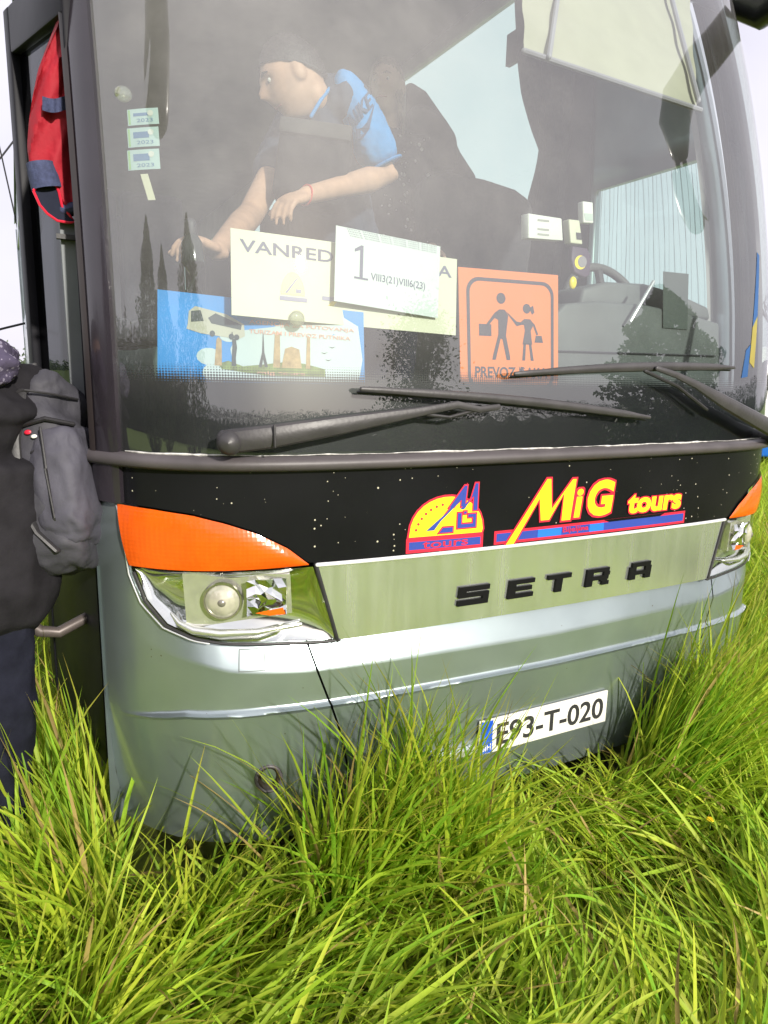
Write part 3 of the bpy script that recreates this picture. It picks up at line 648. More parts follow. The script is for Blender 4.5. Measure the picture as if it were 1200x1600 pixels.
# ---- mirrors, hanging from the roof corners ahead of the glass
def mirror(head, arm, radii, c0, R_):
    mr = MB().tube(head, R_, 18, flat=1.0, upv=(0, 1, 0)).build('mirror', MIRS, coach)
    MB().tube(arm, radii, 14).build('mirror_arm', MIRS, mr)
    MB().ball(c0+np.array([0, .075, -.02]), (.066, .01, .14)).build('mirror_glass', REFLM, mr); return mr
c0 = np.array([-1.47, .09, 2.52])
mirror([c0+np.array([0, .02, .30]), c0+np.array([0, 0, .15]), c0, c0+np.array([0, -.01, -.12])], [c0+np.array([0, .02, .32]), c0+np.array([0, .07, .46]), np.array([-1.33, .30, 3.12]), np.array([-1.26, .62, 3.18]), np.array([-1.15, .95, 3.45])], [.05, .05, .06, .075, .085], c0, [.09, .095, .095, .085])
c0 = np.array([1.33, -.34, 2.55])
mr = mirror([c0+np.array([0, 0, .14]), c0+np.array([0, 0, .05]), c0-np.array([0, 0, .06]), c0-np.array([0, 0, .14])], [np.array([1.32, -.29, 2.80]), np.array([1.33, -.25, 2.96]), np.array([1.33, -.16, 3.06]), np.array([1.33, .04, 3.10]), np.array([1.335, .42, 3.04]), np.array([1.34, .52, 3.00]), np.array([1.24, .80, 3.2])], [.05, .085, .092, .092, .085, .075, .08], c0, [.05, .068, .07, .05])
for dx in (-.035, .035): MB().tube([np.array([1.32+dx, -.29, 2.84]), np.array([1.33+dx, -.33, 2.62])], .014, 8).build('mirror_stem', MIRS, mr)
# ---- stickers on the inside of the glass
VG = mat('vignette_paper', (.50, .66, .66), .5); VB = mat('vignette_print', (.10, .22, .42), .5); VL = mat('vignette_green', (.35, .60, .25), .5)
onG = lambda o: (lambda u, v: S(u, v, -o))
for k, (za, zb_) in enumerate(((2.094, 2.131), (2.044, 2.088), (1.992, 2.038))):
    x0, x1 = -1.160-.003*k, -1.098-.002*k
    st = MB().grid([[S(x, z, -.006) for x in np.linspace(x0, x1, 6)] for z in (za, zb_)]).build('vignette_sticker', VG, ws)
    a = MB(); put_text(a, '2023', (x0+.018, za+.006, x1-.012, za+.014), onG(.0052)); flat(a, [(x0+.012, zb_-.010), (x1-.020, zb_-.010), (x1-.020, za+.020), (x0+.012, za+.020)], onG(.0053)); a.build('print', VB, ws, smooth=False)
    a = MB(); flat(a, [(x0+.002, za+.002), (x0+.006, za+.002), (x0+.006, zb_-.002), (x0+.002, zb_-.002)], onG(.0052))
    a.build('green_edge', VL, ws, smooth=False)
    a = MB(); flat(a, [(x1-.016+.006*math.cos(t_), zb_-.011+.006*math.sin(t_)*(1.3 if math.sin(t_) < 0 else 1)) for t_ in np.linspace(0, 6.28, 12, endpoint=False)], onG(.0050)); a.build('crest', WHITE, ws, smooth=False)
MB().grid([[S(x+d, z, -.006) for d in (0, .015)] for x, z in ((-1.143, 1.982), (-1.131, 1.922))]).build('tape_strip', mat('tape', (.72, .70, .52), .5), ws)
MB().ball(S(-1.168, 2.172, -.012), (.020, .010, .018)).build('suction_cup', glass('cup_rubber', (.75, .78, .62), .15, 1., .25, (.6, .62, .5)), ws)
# coloured film on the far corner of the glass
RL = [(1186, 392), (1189, 430), (1182, 520), (1172, 590), (1157, 586), (1168, 540), (1172, 470)]
a = MB()
FBL = mat('flag_blue', (.015, .08, .24), .5); FYL = mat('flag_olive', (.30, .25, .05), .5)
for m_, pl in ((FBL, [(.912, 1.98), (.930, 1.97), (.905, 1.76), (.868, 1.72)]), (FYL, [(.868, 1.72), (.905, 1.76), (.885, 1.58), (.85, 1.60)]), (FBL, [(.825, 1.64), (.855, 1.66), (.84, 1.55), (.80, 1.545)])):
    a = MB(); flat(a, pl, onG(-.001)); a.build('flag_sticker', m_, ws, smooth=False)

# ---- open door leaf, standing off the side wall
A0 = np.array([-1.250, .455, 0]); B0 = np.array([-1.368, 1.15, 0])
def onD(o):
    n = np.cross(B0-A0, [0, 0, 1.]); n /= np.linalg.norm(n)
    return lambda u, z: A0*(1-u)+B0*u+np.array([0, 0, z])+n*o
ztop = lambda u: 2.50+.12*u
dr = MB()
def dbar(u0, u1, z0, z1, o0=-.022, o1=.022):
    pts = [(u0, z0[0]), (u1, z0[1]), (u1, z1[1]), (u0, z1[0])]; dr.slab([onD(o1)(*p) for p in pts], [onD(o0)(*p) for p in pts])
dbar(.90, 1.0, (.36, .36), (ztop(.90), ztop(1))); dbar(0, .015, (.36, .36), (ztop(0), ztop(.015))); dbar(.015, .90, (ztop(.05)-.13, ztop(.9)-.13), (ztop(.015), ztop(.9)), -.021, .021)
dbar(.015, .90, (1.30, 1.30), (1.42, 1.42), -.021, .021); dbar(.015, .90, (.36, .36), (1.30, 1.30), -.018, .018)
door = dr.build('door', mat('door_black', (.012, .012, .016), .4, spec=.08), coach)
rounded(door, .006, 2)
dg2 = MB(); dg2.poly([onD(.004)(u, z) for u, z in ((.015, 1.42), (.9, 1.42), (.9, ztop(.9)-.13), (.015, ztop(.015)-.13))]); dg2.build('door_glass', DOORG, door, smooth=False)
MB().tube([onD(.024)(.945, z) for z in np.linspace(.5, 2.58, 12)], .010, 8).build('door_seal', RUBBER, door)
MB().tube([onD(.026)(u, ztop(u)-.045) for u in np.linspace(.05, .97, 6)], .007, 8).build('metal_strip', mat('worn_metal', (.42, .38, .34), .4, .6), door)
MB().box(P(117, 372, .53), (.09, .02, .012)).build('door_handle', RUBBER, door)
gp = MB(); gp.slab([P(x, y, .545) for x, y in ((93, 345), (150, 345), (160, 636), (113, 636))], [P(x, y, .545)+np.array([0, .03, 0]) for x, y in ((93, 345), (150, 345), (160, 636), (113, 636))]); gp.build('side_panel', mat('grey_panel', (.16, .175, .185), .6), door)
MB().tube([P(-30, 935, .60), P(24, 962, .60), P(62, 986, .60), P(92, 988, .60), P(140, 962, .62), P(170, 955, .65)], [.017, .018, .018, .017, .016, .016], 12).build('swing_arm', mat('worn_bar', (.12, .10, .095), .4, .3), door)
mk = MB().box(P(50, 915, .80), (.022, .03, .075)).build('marker_bracket', RUBBER, door)
MB().ball(P(52, 938, .78), (.008, .006, .016)).build('marker_lamp', mat('red_marker', (.9, .05, .02), .2), mk)

# ================================================================== SIGNS behind the glass
def board(name, corners, inn, th, m, label, cat):
    q = [H(x, y, inn) for x, y in corners]      # TL TR BR BL
    n = np.cross(q[1]-q[0], q[3]-q[0]); n /= np.linalg.norm(n); n = -n if n[1] > 0 else n
    f = lambda o: (lambda u, v: (q[3]*(1-u)+q[2]*u)*(1-v)+(q[0]*(1-u)+q[1]*u)*v+n*o)
    ring = dense([(0, 0), (1, 0), (1, 1), (0, 1)], .34)
    o = MB().slab([f(0)(*p) for p in ring], [f(-th)(*p) for p in ring]).build(name, m); tag(o, label, cat); return o, f
# holiday poster
PBL = mat('poster_blue', (.01, .26, .72), .4, 0, 0, .25, 3.5); PWH = mat('poster_white', (.52, .62, .66), .4, 0, 0, .05); PGN = mat('poster_green', (.16, .22, .06), .5, 0, 0, .5, 60)
PTAN = mat('poster_tan', (.42, .28, .14), .5, 0, 0, .3, 60); PDK = mat('poster_dark', (.03, .05, .06), .5); PPINK = mat('poster_pink', (.75, .38, .30), .5)
o, f = board('travel_poster', [(246, 452), (568, 488), (570, 602), (246, 596)], .020, .002, PBL, 'blue travel poster with a coach and landmarks, low behind the windshield', 'poster')
k = MB(); blob = [(.30, .02), (.36, .16), (.34, .40), (.38, .62), (.55, .70), (.70, .92), (.86, .95), (.97, .80), (.99, .35), (.97, .03)]; k.poly([f(.0006)(*p) for p in blob])
for c_, r_ in (((.24, .30), .10), ((.33, .55), .07), ((.28, .12), .12), ((.62, .82), .09)): k.poly([f(.0005+.00002*r_)(c_[0]+r_*.6*math.cos(a), c_[1]+r_*math.sin(a)) for a in np.linspace(0, 6.28, 14, endpoint=False)])
k.build('cloud_print', PWH, o, smooth=False)
k = MB(); k.poly([f(.0012)(*p) for p in ((.28, .22), (.30, .16), (.50, .10), (.80, .10), (.80, .20), (.70, .26), (.62, .28), (.52, .24), (.40, .20), (.33, .26))]); k.build('land_print', PGN, o, smooth=False)
k = MB()
for x0, w0, h0 in ((.265, .035, .30), (.545, .035, .42), (.585, .10, .24), (.705, .022, .40)): k.poly([f(.0016)(*p) for p in ((x0, .20), (x0+w0, .20), (x0+w0*.85+.004, .20+h0), (x0+w0*.5, .23+h0), (x0+w0*.15+.004, .20+h0))])
k.build('tower_print', PTAN, o, smooth=False)
k = MB()
k.poly([f(.0018)(*p) for p in ((.475, .20), (.49, .20), (.497, .30), (.505, .20), (.52, .20), (.503, .38), (.499, .62), (.496, .62), (.492, .38))])
k.poly([f(.0018)(*p) for p in ((.345, .20), (.368, .20), (.366, .30), (.372, .42), (.366, .52), (.356, .52), (.350, .60), (.346, .60), (.350, .45), (.347, .30))])
for bx, by in ((.78, .42), (.82, .50), (.80, .33)): k.poly([f(.0018)(*p) for p in ((bx, by), (bx+.018, by-.02), (bx+.036, by+.005), (bx+.018, by-.008))])
k.build('dark_print', PDK, o, smooth=False)
k = MB(); k.poly([f(.0014)(*p) for p in ((.135, .60), (.14, .66), (.145, .80), (.175, .86), (.32, .80), (.405, .70), (.41, .56), (.38, .52), (.20, .56))]); k.build('coach_print', mat('print_silver', (.50, .48, .40), .5), o, smooth=False)
k = MB(); k.poly([f(.0018)(*p) for p in ((.155, .68), (.155, .80), (.20, .82), (.215, .70))]); k.poly([f(.0018)(*p) for p in ((.235, .74), (.27, .80), (.395, .69), (.39, .63), (.25, .68))])
for cx_, cy_ in ((.255, .565), (.345, .545), (.37, .54)): k.poly([f(.0020)(cx_+.013*math.cos(a), cy_+.035*math.sin(a)) for a in np.linspace(0, 6.28, 12, endpoint=False)])
k.build('coach_window_print', PDK, o, smooth=False)
k = MB(); put_text(k, 'AGENCIJA ZA PUTOVANJA', (.43, .70, .95, .76), f(.0022), .01); put_text(k, 'TURIZAM I PREVOZ PUTNIKA', (.43, .60, .93, .65), f(.0022), .01); put_text(k, 'mig tours', (.47, .10, .70, .15), f(.0024), .01); k.build('poster_text', PPINK, o, smooth=False)
# cream board
o, f = board('cream_sign', [(360, 356), (714, 405), (712, 524), (362, 492)], .012, .004, CREAMP, 'wide cream sign with large grey capitals, partly covered by a paper sheet', 'sign')
k = MB(); put_text(k, 'VANREDNA VOŽNJA', (.035, .70, .975, .93), f(.0008), .016); k.build('lettering', GREYINK, o, smooth=False)
k = MB(); dm = [(.20, .30), (.30, .30)]+[(.25+.052*math.cos(a), .30+.28*math.sin(a)) for a in np.linspace(.1, 3.04, 12)]; k.poly([f(.0008)(*p) for p in dm]); k.poly([f(.0008)(*p) for p in ((.40, .22), (.425, .22), (.50, .52), (.485, .52))]); k.build('emblem', YEL, o, smooth=False)
k = MB()
for pl in ([(.195, .23), (.31, .23), (.31, .28), (.195, .28)], [(.375, .28), (.86, .28), (.86, .33), (.375, .33)], [(.215, .32), (.228, .32), (.275, .52), (.268, .52)], [(.262, .33), (.286, .33), (.286, .38), (.262, .38)]): k.poly([f(.0012)(*p) for p in pl])
k.build('emblem_bar', mat('faded_blue', (.30, .28, .42), .6), o, smooth=False)
CUP = glass('suction_rubber', (.72, .74, .60), .14, 1., .3, (.65, .66, .52))
for c_ in ((.50, 1.0), (.265, .02)):
    MB().ball(f(.005)(*c_), (.020, .010, .020)).build('suction_cup', CUP, o)
# paper sheet
o, f = board('paper_sheet', [(525, 352), (688, 385), (684, 497), (522, 470)], .006, .0008, PAPER, 'white paper sheet with a big numeral taped over the cream sign', 'paper')
k = MB(); k.poly([f(.0007)(*p) for p in ((.225, .37), (.255, .37), (.255, .80), (.232, .80), (.175, .74), (.175, .70), (.225, .735))]); put_text(k, 'VIII3(21)VIII6(23)', (.33, .33, .86, .46), f(.0007), .012)
for i in range(4): put_text(k, 'mnrs trmna uvrs nrma msrt anrum', (.10+.01*i, .975-.028*i, .96, .992-.028*i), f(.0007), .0)
k.poly([f(.0007)(*p) for p in ((.175, .345), (.305, .345), (.305, .372), (.175, .372))]); k.build('lettering', GREYINK, o, smooth=False)
# orange board
o, f = board('orange_sign', [(716, 417), (872, 430), (872, 607), (720, 605)], .010, .004, ORANGE, 'orange square sign showing two children walking hand in hand', 'sign')
k = MB()
def rr_(u0, v0, u1, v1, r, n=6): 
    o_ = []
    for cx_, cy_, a0 in ((u1-r, v1-r, 0), (u0+r, v1-r, 90), (u0+r, v0+r, 180), (u1-r, v0+r, 270)): o_ += [(cx_+r*math.cos(rad(a0+90*i/n)), cy_+r*math.sin(rad(a0+90*i/n))) for i in range(n+1)]
    return o_
A_, B_ = rr_(.07, -.02, .95, .93, .12), rr_(.10, .01, .92, .90, .10); k.grid([[f(.0008)(*p) for p in A_], [f(.0008)(*p) for p in B_]], True)
def disc(c_, rx, ry): k.poly([f(.0009)(c_[0]+rx*math.cos(a), c_[1]+ry*math.sin(a)) for a in np.linspace(0, 6.28, 18, endpoint=False)])
disc((.405, .765), .045, .047); disc((.665, .69), .040, .042)
for pl in ([(.33, .60), (.385, .67), (.44, .67), (.475, .62), (.45, .45), (.49, .27), (.49, .24), (.455, .24), (.415, .42), (.395, .42), (.345, .24), (.31, .24), (.32, .28), (.375, .46), (.375, .58)],
           [(.24, .52), (.27, .52), (.37, .63), (.385, .67), (.34, .64)], [(.45, .66), (.475, .63), (.56, .535), (.60, .545), (.60, .57), (.56, .575)],
           [(.185, .44), (.305, .44), (.305, .54), (.185, .54)], [(.60, .57), (.64, .60), (.70, .60), (.74, .56), (.705, .50), (.72, .38), (.62, .38), (.645, .50), (.635, .55), (.59, .545)],
           [(.63, .39), (.655, .39), (.645, .24), (.615, .24)], [(.685, .39), (.71, .39), (.735, .24), (.705, .24)], [(.72, .57), (.745, .56), (.785, .47), (.765, .465)],
           [(.745, .40), (.835, .40), (.82, .46), (.76, .46)], [(.70, .70), (.73, .72), (.745, .66), (.72, .64), (.70, .68)]): k.poly([f(.0009)(*p) for p in pl])
put_text(k, 'PREVOZ ĐAKA', (.14, .085, .88, .185), f(.0009), .022)
k.build('lettering', mat('sign_black', (.04, .03, .05), .5), o, smooth=False)
# ---- small devices on the glass, driver's side
t1 = MB(); qq = [H(x, y, .012) for x, y in ((826, 333), (878, 341), (880, 376), (826, 372))]; t1.slab(qq, [p+np.array([-.004, .03, 0]) for p in qq])
o = rounded(t1.build('toll_box', WHITE), .003, 2); tag(o, 'wide pale toll box with smudged print stuck inside the windshield', 'toll box')
a = MB()
for y in (342, 356, 364): a.poly([H(x, yy, .0112) for x, yy in ((840, y), (858, y+2), (858, y+5), (840, y+3))])
a.build('print', mat('pale_grey_print', (.33, .33, .30), .6), o, smooth=False)
t1 = MB(); qq = [H(x, y, .014) for x, y in ((911, 314), (927, 316), (928, 349), (912, 348))]; t1.slab(qq, [p+np.array([0, .025, 0]) for p in qq]); o = rounded(t1.build('toll_tag', WHITE), .004, 3); tag(o, 'small upright white toll tag above the boxy sensor', 'toll tag')
a = MB(); a.poly([H(x, y, .0132) for x, y in ((913, 333), (926, 334), (927, 345), (914, 344))]); a.build('tag_button', mat('tag_grey', (.45, .52, .48), .5), o, smooth=False)
t1 = MB(); qq = [H(x, y, .014) for x, y in ((889, 342), (906, 344), (911, 382), (892, 380))]; t1.slab(qq, [p+np.array([0, .03, 0]) for p in qq]); o = rounded(t1.build('camera_sensor', CREAMP), .004, 3); tag(o, 'small cream sensor with a black window below the toll tag', 'sensor')
a = MB(); a.poly([H(x, y, .0130) for x, y in ((900, 363), (908, 364), (909, 375), (901, 374))]); a.build('sensor_window', DASHD, o, smooth=False)
t1 = MB(); qq = [H(x, y, .016) for x, y in ((895, 384), (918, 388), (924, 400), (922, 430), (914, 434), (898, 426), (893, 404))]; t1.slab(qq, [p+np.array([0, .02, 0]) for p in qq]); o = rounded(t1.build('air_freshener', mat('purple_plastic', (.06, .035, .07), .5)), .004, 3); tag(o, 'dark purple air freshener with a yellow crescent hanging near the steering wheel', 'air freshener')
a = MB(); cc = H(907, 410, .0152); a.poly([H(907+9*math.cos(t_), 410+11*math.sin(t_), .0150) for t_ in np.linspace(0, 6.28, 16, endpoint=False)]); a.build('crescent', YEL, o, smooth=False)
a = MB(); a.poly([H(910+7*math.cos(t_), 409+9*math.sin(t_), .0142) for t_ in np.linspace(0, 6.28, 16, endpoint=False)]); a.build('disc', mat('grey_disc', (.22, .20, .22), .5), o, smooth=False)
o = MB().ball(H(895, 442, .02), (.013, .008, .018)).build('lemon_charm', YEL); tag(o, 'small yellow lemon charm below the purple air freshener', 'charm')
# ================================================================== PEOPLE
def basis(f, up=(0, 0, 1)):
    f = np.array(f, float); f /= np.linalg.norm(f); r = np.cross(f, np.array(up, float)); r /= np.linalg.norm(r); return np.stack([r, f, np.cross(r, f)], 1)
def head_into(mb, c, R, k=1.0, ears=True):
    def fn(q):
        x, y, z = q/k; t = max(0., y/.098)
        if z < 0: x *= 1-.26*min(1, -z/.115)*(.4+.6*t); 
        g = lambda a, b, cz, sx, sz: a*math.exp(-((x-b)/sx)**2-((z-cz)/sz)**2)*(1 if y > 0 else 0)
        y += g(.026, 0, -.014, .013, .020)+g(.010, 0, .006, .010, .022)-g(.012, .031, .014, .017, .014)-g(.012, -.031, .014, .017, .014)+g(.008, 0, -.055, .024, .010)-g(.006, 0, -.068, .03, .006)+g(.013, 0, -.098, .026, .018)+g(.006, 0, .032, .05, .012)
        return np.array([x, y, z])*k
    mb.ball(c, np.array([.074, .098, .118])*k, R, 44, fn)
    if ears:
        for s in (-1, 1): mb.ball(c+R @ np.array([s*.074, -.012, -.004])*k, np.array([.009, .022, .032])*k, R, 12)
def hand_into(mb, wrist, fwd, nrm, k=1.0, curl=.5, side=1):
    """palm, four jointed fingers and a thumb that leaves the side of the palm"""
    fwd = np.array(fwd, float); fwd /= np.linalg.norm(fwd); nrm = np.array(nrm, float); nrm -= fwd*(nrm @ fwd); nrm /= np.linalg.norm(nrm); lat = np.cross(fwd, nrm)*side
    R = np.stack([lat, fwd, nrm], 1)
    mb.ball(wrist+fwd*.050*k, np.array([.041, .054, .017])*k, R, 18, p=.8); mb.tube([wrist-fwd*.02*k, wrist+fwd*.03*k], [.026*k, .028*k], 12, flat=.75, upv=nrm)
    for i, (o, l) in enumerate(((-.030, .068), (-.010, .078), (.011, .073), (.030, .058))):
        p = wrist+fwd*(.088-.05*abs(o))*k+lat*o*k; pts = [p]; a = .15
        for m, c_ in enumerate((.42, .33, .25)):
            a += curl*(.75+.12*i); d = math.cos(a)*fwd-math.sin(a)*nrm; p = p+d*l*c_*k; pts.append(p)
        mb.tube(pts, [.0095*k, .0088*k, .008*k, .0068*k], 10)
    p = wrist+fwd*.030*k-lat*.034*k; d1 = -lat*.75+fwd*.55-nrm*.35; d1 /= np.linalg.norm(d1); d2 = fwd*.8-lat*.25-nrm*.55; d2 /= np.linalg.norm(d2)
    mb.tube([p, p+d1*.034*k, p+d1*.034*k+d2*.032*k, p+d1*.034*k+d2*.056*k], [.014*k, .0115*k, .010*k, .0075*k], 10)
def face_bits(c, R, parent, k=1.0, hair=HAIRD):
    for s in (-1, 1):
        MB().ball(c+R @ np.array([s*.031, .0745, .013])*k, .0098*k, None, 14).build('eye', mat('eye', (.7, .68, .64), .2), parent)
        MB().ball(c+R @ np.array([s*.031, .0800, .010])*k, .0058*k, None, 10).build('iris', HAIRD, parent)
        MB().tube([c+R @ np.array([s*x, y, z])*k for x, y, z in ((.016, .0925, .034), (.032, .0885, .039), (.047, .076, .034))], [.003*k, .0042*k, .002*k], 6).build('eyebrow', hair, parent)
    MB().tube([c+R @ np.array([x, y, z])*k for x, y, z in ((-.024, .074, -.060), (0, .0865, -.057), (.024, .074, -.060))], [.003*k, .0062*k, .003*k], 8).build('lips', mat('lips', (.46, .18, .15), .45), parent)
Rt, Up, Fw = AX
# ---- teenager leaning over the dashboard
hc = P(457, 124, .76); HR = basis(-Rt*.93-Fw*.22-np.array([0, 0, .50]), np.array([0, 0, 1.])+Rt*(-.1))
teen = thing('person', 'short-haired person in a navy and bright blue sports shirt leaning over the dashboard', 'person', tuple(P(560, 560, 1.0)*np.array([1, 1, 0])+np.array([0, 0, 1.31])))
nb = P(505, 168, .84); sh = P(552, 158, .71); el = P(606, 274, .68); wr = P(478, 305, .50); sh2 = P(470, 190, 1.02); el2 = P(392, 335, .72); wr2 = P(338, 392, .36)
hp = P(545, 450, 1.0)
b = MB(); head_into(b, hc, HR)
b.tube([hc+HR @ np.array([0, -.035, -.06]), nb], [.055, .062], 16)
b.tube([sh, sh+(el-sh)*.5, el, el+(wr-el)*.25, el+(wr-el)*.6, wr], [.050, .046, .039, .041, .032, .025], 16)
b.tube([sh2, sh2+(el2-sh2)*.5, el2, el2+(wr2-el2)*.3, wr2], [.05, .047, .040, .041, .026], 16)
b.tube([nb, P(495, 240, .88), P(520, 340, .92), hp], [.09, .13, .12, .12], 16); b.tube([sh, nb, sh2], [.05, .06, .05], 12)
fl = np.array([hp[0], hp[1]+.05, 1.33])
for s in (-1, 1):
    k0 = hp+Rt*.09*s; kn = np.array([k0[0], k0[1]-.06, 1.75]); an = np.array([k0[0], k0[1]+.02, 1.37]); b.tube([k0, kn, an], [.085, .055, .038], 14); b.tube([an, an+np.array([-.10, -.12, -.02])], [.036, .03], 12)
hand_into(b, wr, P(425, 322, .44)-wr, Up+(-Fw)*.6, .95, .42, side=-1)
hand_into(b, wr2, P(296, 372, .31)-wr2, Up*.9-Fw*.5, .95, .62, side=-1)
body = remesh(b, 'body', SKIN, teen, .0045, 5)
face_bits(hc, HR, body)
hb = MB()
def cap_fn(q):
    return q
G = []
for i in range(15):
    row = []
    for j in range(40):
        ph = 2*math.pi*j/40; lim = 1.02+.95*(.5-.5*math.sin(ph))**1.3; lim = min(lim, 1.85); th_ = lim*i/14
        d = np.array([math.sin(th_)*math.cos(ph)*.074, math.sin(th_)*math.sin(ph)*.098, math.cos(th_)*.118]); row.append(hc+HR @ (d*(1.075+.012*math.sin(j*3.7+i*2.3))-np.array([0, .004, 0])))
    G.append(row)
wrinkle(hb.grid(G, True).build('hair', HAIRD, body), .004, 45)
c = MB(); c.tube([nb+(hc-nb)*.18, nb, P(492, 235, .87), P(515, 330, .92), hp], [.085, .125, .16, .15, .155], 20); c.tube([sh+(nb-sh)*.15, nb, sh2], [.075, .10, .075], 16); c.tube([sh2, sh2+(el2-sh2)*.55], [.078, .07], 16)
shirt = wrinkle(remesh(c, 'shirt', mat('sports_shirt', (.030, .042, .075), .85, 0, 0, .3, 14, bump=.15, bscale=40), teen, .009, 6), .009, 11)
ax = (el-sh)/np.linalg.norm(el-sh); A1 = sh-ax*.03; L1 = float(np.linalg.norm(el-sh))*.66+.03
c = MB(); c.tube([A1-ax*.02, A1+ax*.06, A1+ax*L1*.6, A1+ax*L1], [.044, .062, .065, .066], 24); slv = wrinkle(wrinkle(remesh(c, 'sleeve', TEAL, teen, .006, 4), .0045, 14, 1, .6), .002, 38)
e1 = -Fw-ax*(-Fw @ ax); e1 /= np.linalg.norm(e1); e2 = np.cross(e1, ax); e2 = e2 if e2 @ Rt > 0 else -e2
def onS(x, s, r=.0735): th_ = x/r; return A1+ax*s+r*(math.cos(th_)*e1+math.sin(th_)*e2)
k = MB(); put_text(k, 'NIKE', (-.062, -.098, .045, -.055), lambda u, v: onS(u, -v-.018*(u/.05)), .02, .15)
k.poly([onS(x, s) for x, s in ((-.060, .145), (-.035, .152), (-.005, .138), (.055, .075), (-.003, .118), (-.027, .125), (-.043, .120), (-.045, .110))]); k.build('print', mat('print_navy', (.03, .07, .16), .7), slv, smooth=False)
MB().tube([A1+ax*(L1+.052)+.0655*(math.cos(a)*e1+math.sin(a)*e2) for a in np.linspace(0, 6.283, 28)], .005, 6, caps=False).build('sleeve_hem', mat('hem_blue', (.03, .20, .50), .8), slv)
MB().tube([P(520, 132, .72), P(502, 155, .70), P(486, 182, .70)], .006, 8).build('piping', TEAL, shirt)
MB().tube([wr+(wr-el)*0.0+np.array([0, 0, 0])+.030*(math.cos(a)*Up+math.sin(a)*np.cross(Up, (wr-el)/np.linalg.norm(wr-el))) for a in np.linspace(0, 6.283, 22)], .0028, 6, caps=False).build('bracelet', mat('red_thread', (.6, .08, .06), .6), teen)
c = MB()
for s in (-1, 1):
    k0 = hp+Rt*.085*s; c.tube([hp, k0, np.array([k0[0], k0[1]-.06, 1.75]), np.array([k0[0], k0[1]+.02, 1.40])], [.13, .105, .075, .06], 16)
remesh(c, 'trousers', NAVY, teen, .010, 5)
# bag on the chest and bottle in the hand
bagc = P(490, 262, .66); bR = np.stack([Rt, Fw, np.cross(Rt, Fw)], 1) @ np.array(Matrix.Rotation(rad(8), 3, 'Y'))
bag = MB().box(bagc, (.23, .12, .25), bR).build('shoulder_bag', DGREYC); rounded(bag, .03, 4); tag(bag, 'dark square bag held against the chest of the person in blue sleeves', 'bag')
fl_ = MB().box(bagc+bR @ np.array([0, -.061, .09]), (.225, .02, .05), bR).build('flap', mat('grey_flap', (.060, .058, .056), .85), bag); rounded(fl_, .008, 2)
bt = MB().tube([P(303, 462, .285), P(302, 410, .285), P(300, 380, .285), P(299, 366, .285)], [.030, .030, .027, .014], 20).build('bottle', mat('dark_bottle', (.012, .02, .015), .12, 0, .4)); tag(bt, 'dark bottle gripped by a hand beside the travel poster', 'bottle')
MB().tube([P(299, 365, .285), P(298, 350, .285)], .015, 16).build('cap', DARKPL, bt)
# ---- long-haired person behind
gc = P(606, 138, 1.45); GR = basis(-Fw*.85-Rt*.35-np.array([0, 0, .18]))
girl = thing('person', 'long-haired person in a dark speckled top standing behind the blue-sleeved one', 'person', (gc[0], gc[1], 1.31))
gn = gc+np.array([.02, .05, -.17]); gh = np.array([gc[0]+.06, gc[1]+.06, 2.16])
b = MB(); head_into(b, gc, GR, .95); b.tube([gc+GR @ np.array([0, -.03, -.06]), gn], [.048, .052], 14)
b.tube([gn, gn+np.array([0, .02, -.12]), gn+np.array([.02, .02, -.3]), gh], [.07, .11, .10, .12], 16)
for s in (-1, 1):
    s0 = gn+Rt*.15*s+np.array([0, 0, -.05]); e0 = s0+Rt*.05*s+np.array([0, 0, -.28]); w0 = e0-Fw*.12+Rt*.02*s+np.array([0, 0, -.20]); b.tube([gn+np.array([0, 0, -.03]), s0, e0, w0], [.05, .048, .038, .024], 14); hand_into(b, w0, (w0-e0), -Fw, .85, .3, side=s)
    k0 = gh+Rt*.08*s; b.tube([k0, np.array([k0[0], k0[1], 1.78]), np.array([k0[0], k0[1]+.02, 1.37])], [.08, .052, .036], 14); b.tube([np.array([k0[0], k0[1]+.02, 1.36]), np.array([k0[0], k0[1]-.13, 1.345])], [.036, .03], 12)
gb = remesh(b, 'body', mat('fair_skin', (.70, .44, .34), .5, 0, 0, .08, 20), girl, .006, 5); face_bits(gc, GR, gb, .95, HAIRB)
G = []
for i in range(22):
    row = []
    for j in range(46):
        ph = 2*math.pi*j/46; fr_ = (.5+.5*math.sin(ph)); fr_ = fr_**1.15
        t_ = i/21; th_ = min(t_*3.0, 1.75)*(1-.52*fr_); drop = max(0, t_-.5)*.78*(1-fr_)
        d = np.array([math.sin(th_)*math.cos(ph)*.078, math.sin(th_)*math.sin(ph)*.10, math.cos(th_)*.120])*.95*(1.08+.02*math.sin(j*2.9)+.03*t_)
        row.append(gc+GR @ d-np.array([0, -.01, drop]))
    G.append(row)
MB().grid(G, True).build('hair', HAIRB, gb, 70)
DOT = specks(mat('speckled_cloth', (.045, .035, .045), .85, 0, 0, .2, 14), 40, .36, (.75, .70, .72), .35)
c = MB(); c.tube([gn+np.array([0, .01, -.02]), gn+np.array([0, .02, -.12]), gn+np.array([.02, .02, -.3]), gh, gh-np.array([0, 0, .08])], [.085, .145, .135, .15, .15], 18)
for s in (-1, 1):
    s0 = gn+Rt*.15*s+np.array([0, 0, -.05]); e0 = s0+Rt*.05*s+np.array([0, 0, -.28]); w0 = e0-Fw*.10+Rt*.02*s+np.array([0, 0, -.17]); c.tube([gn+np.array([0, 0, -.05]), s0, e0, w0], [.07, .066, .055, .042], 16)
remesh(c, 'blouse', DOT, girl, .010, 5)
c = MB()
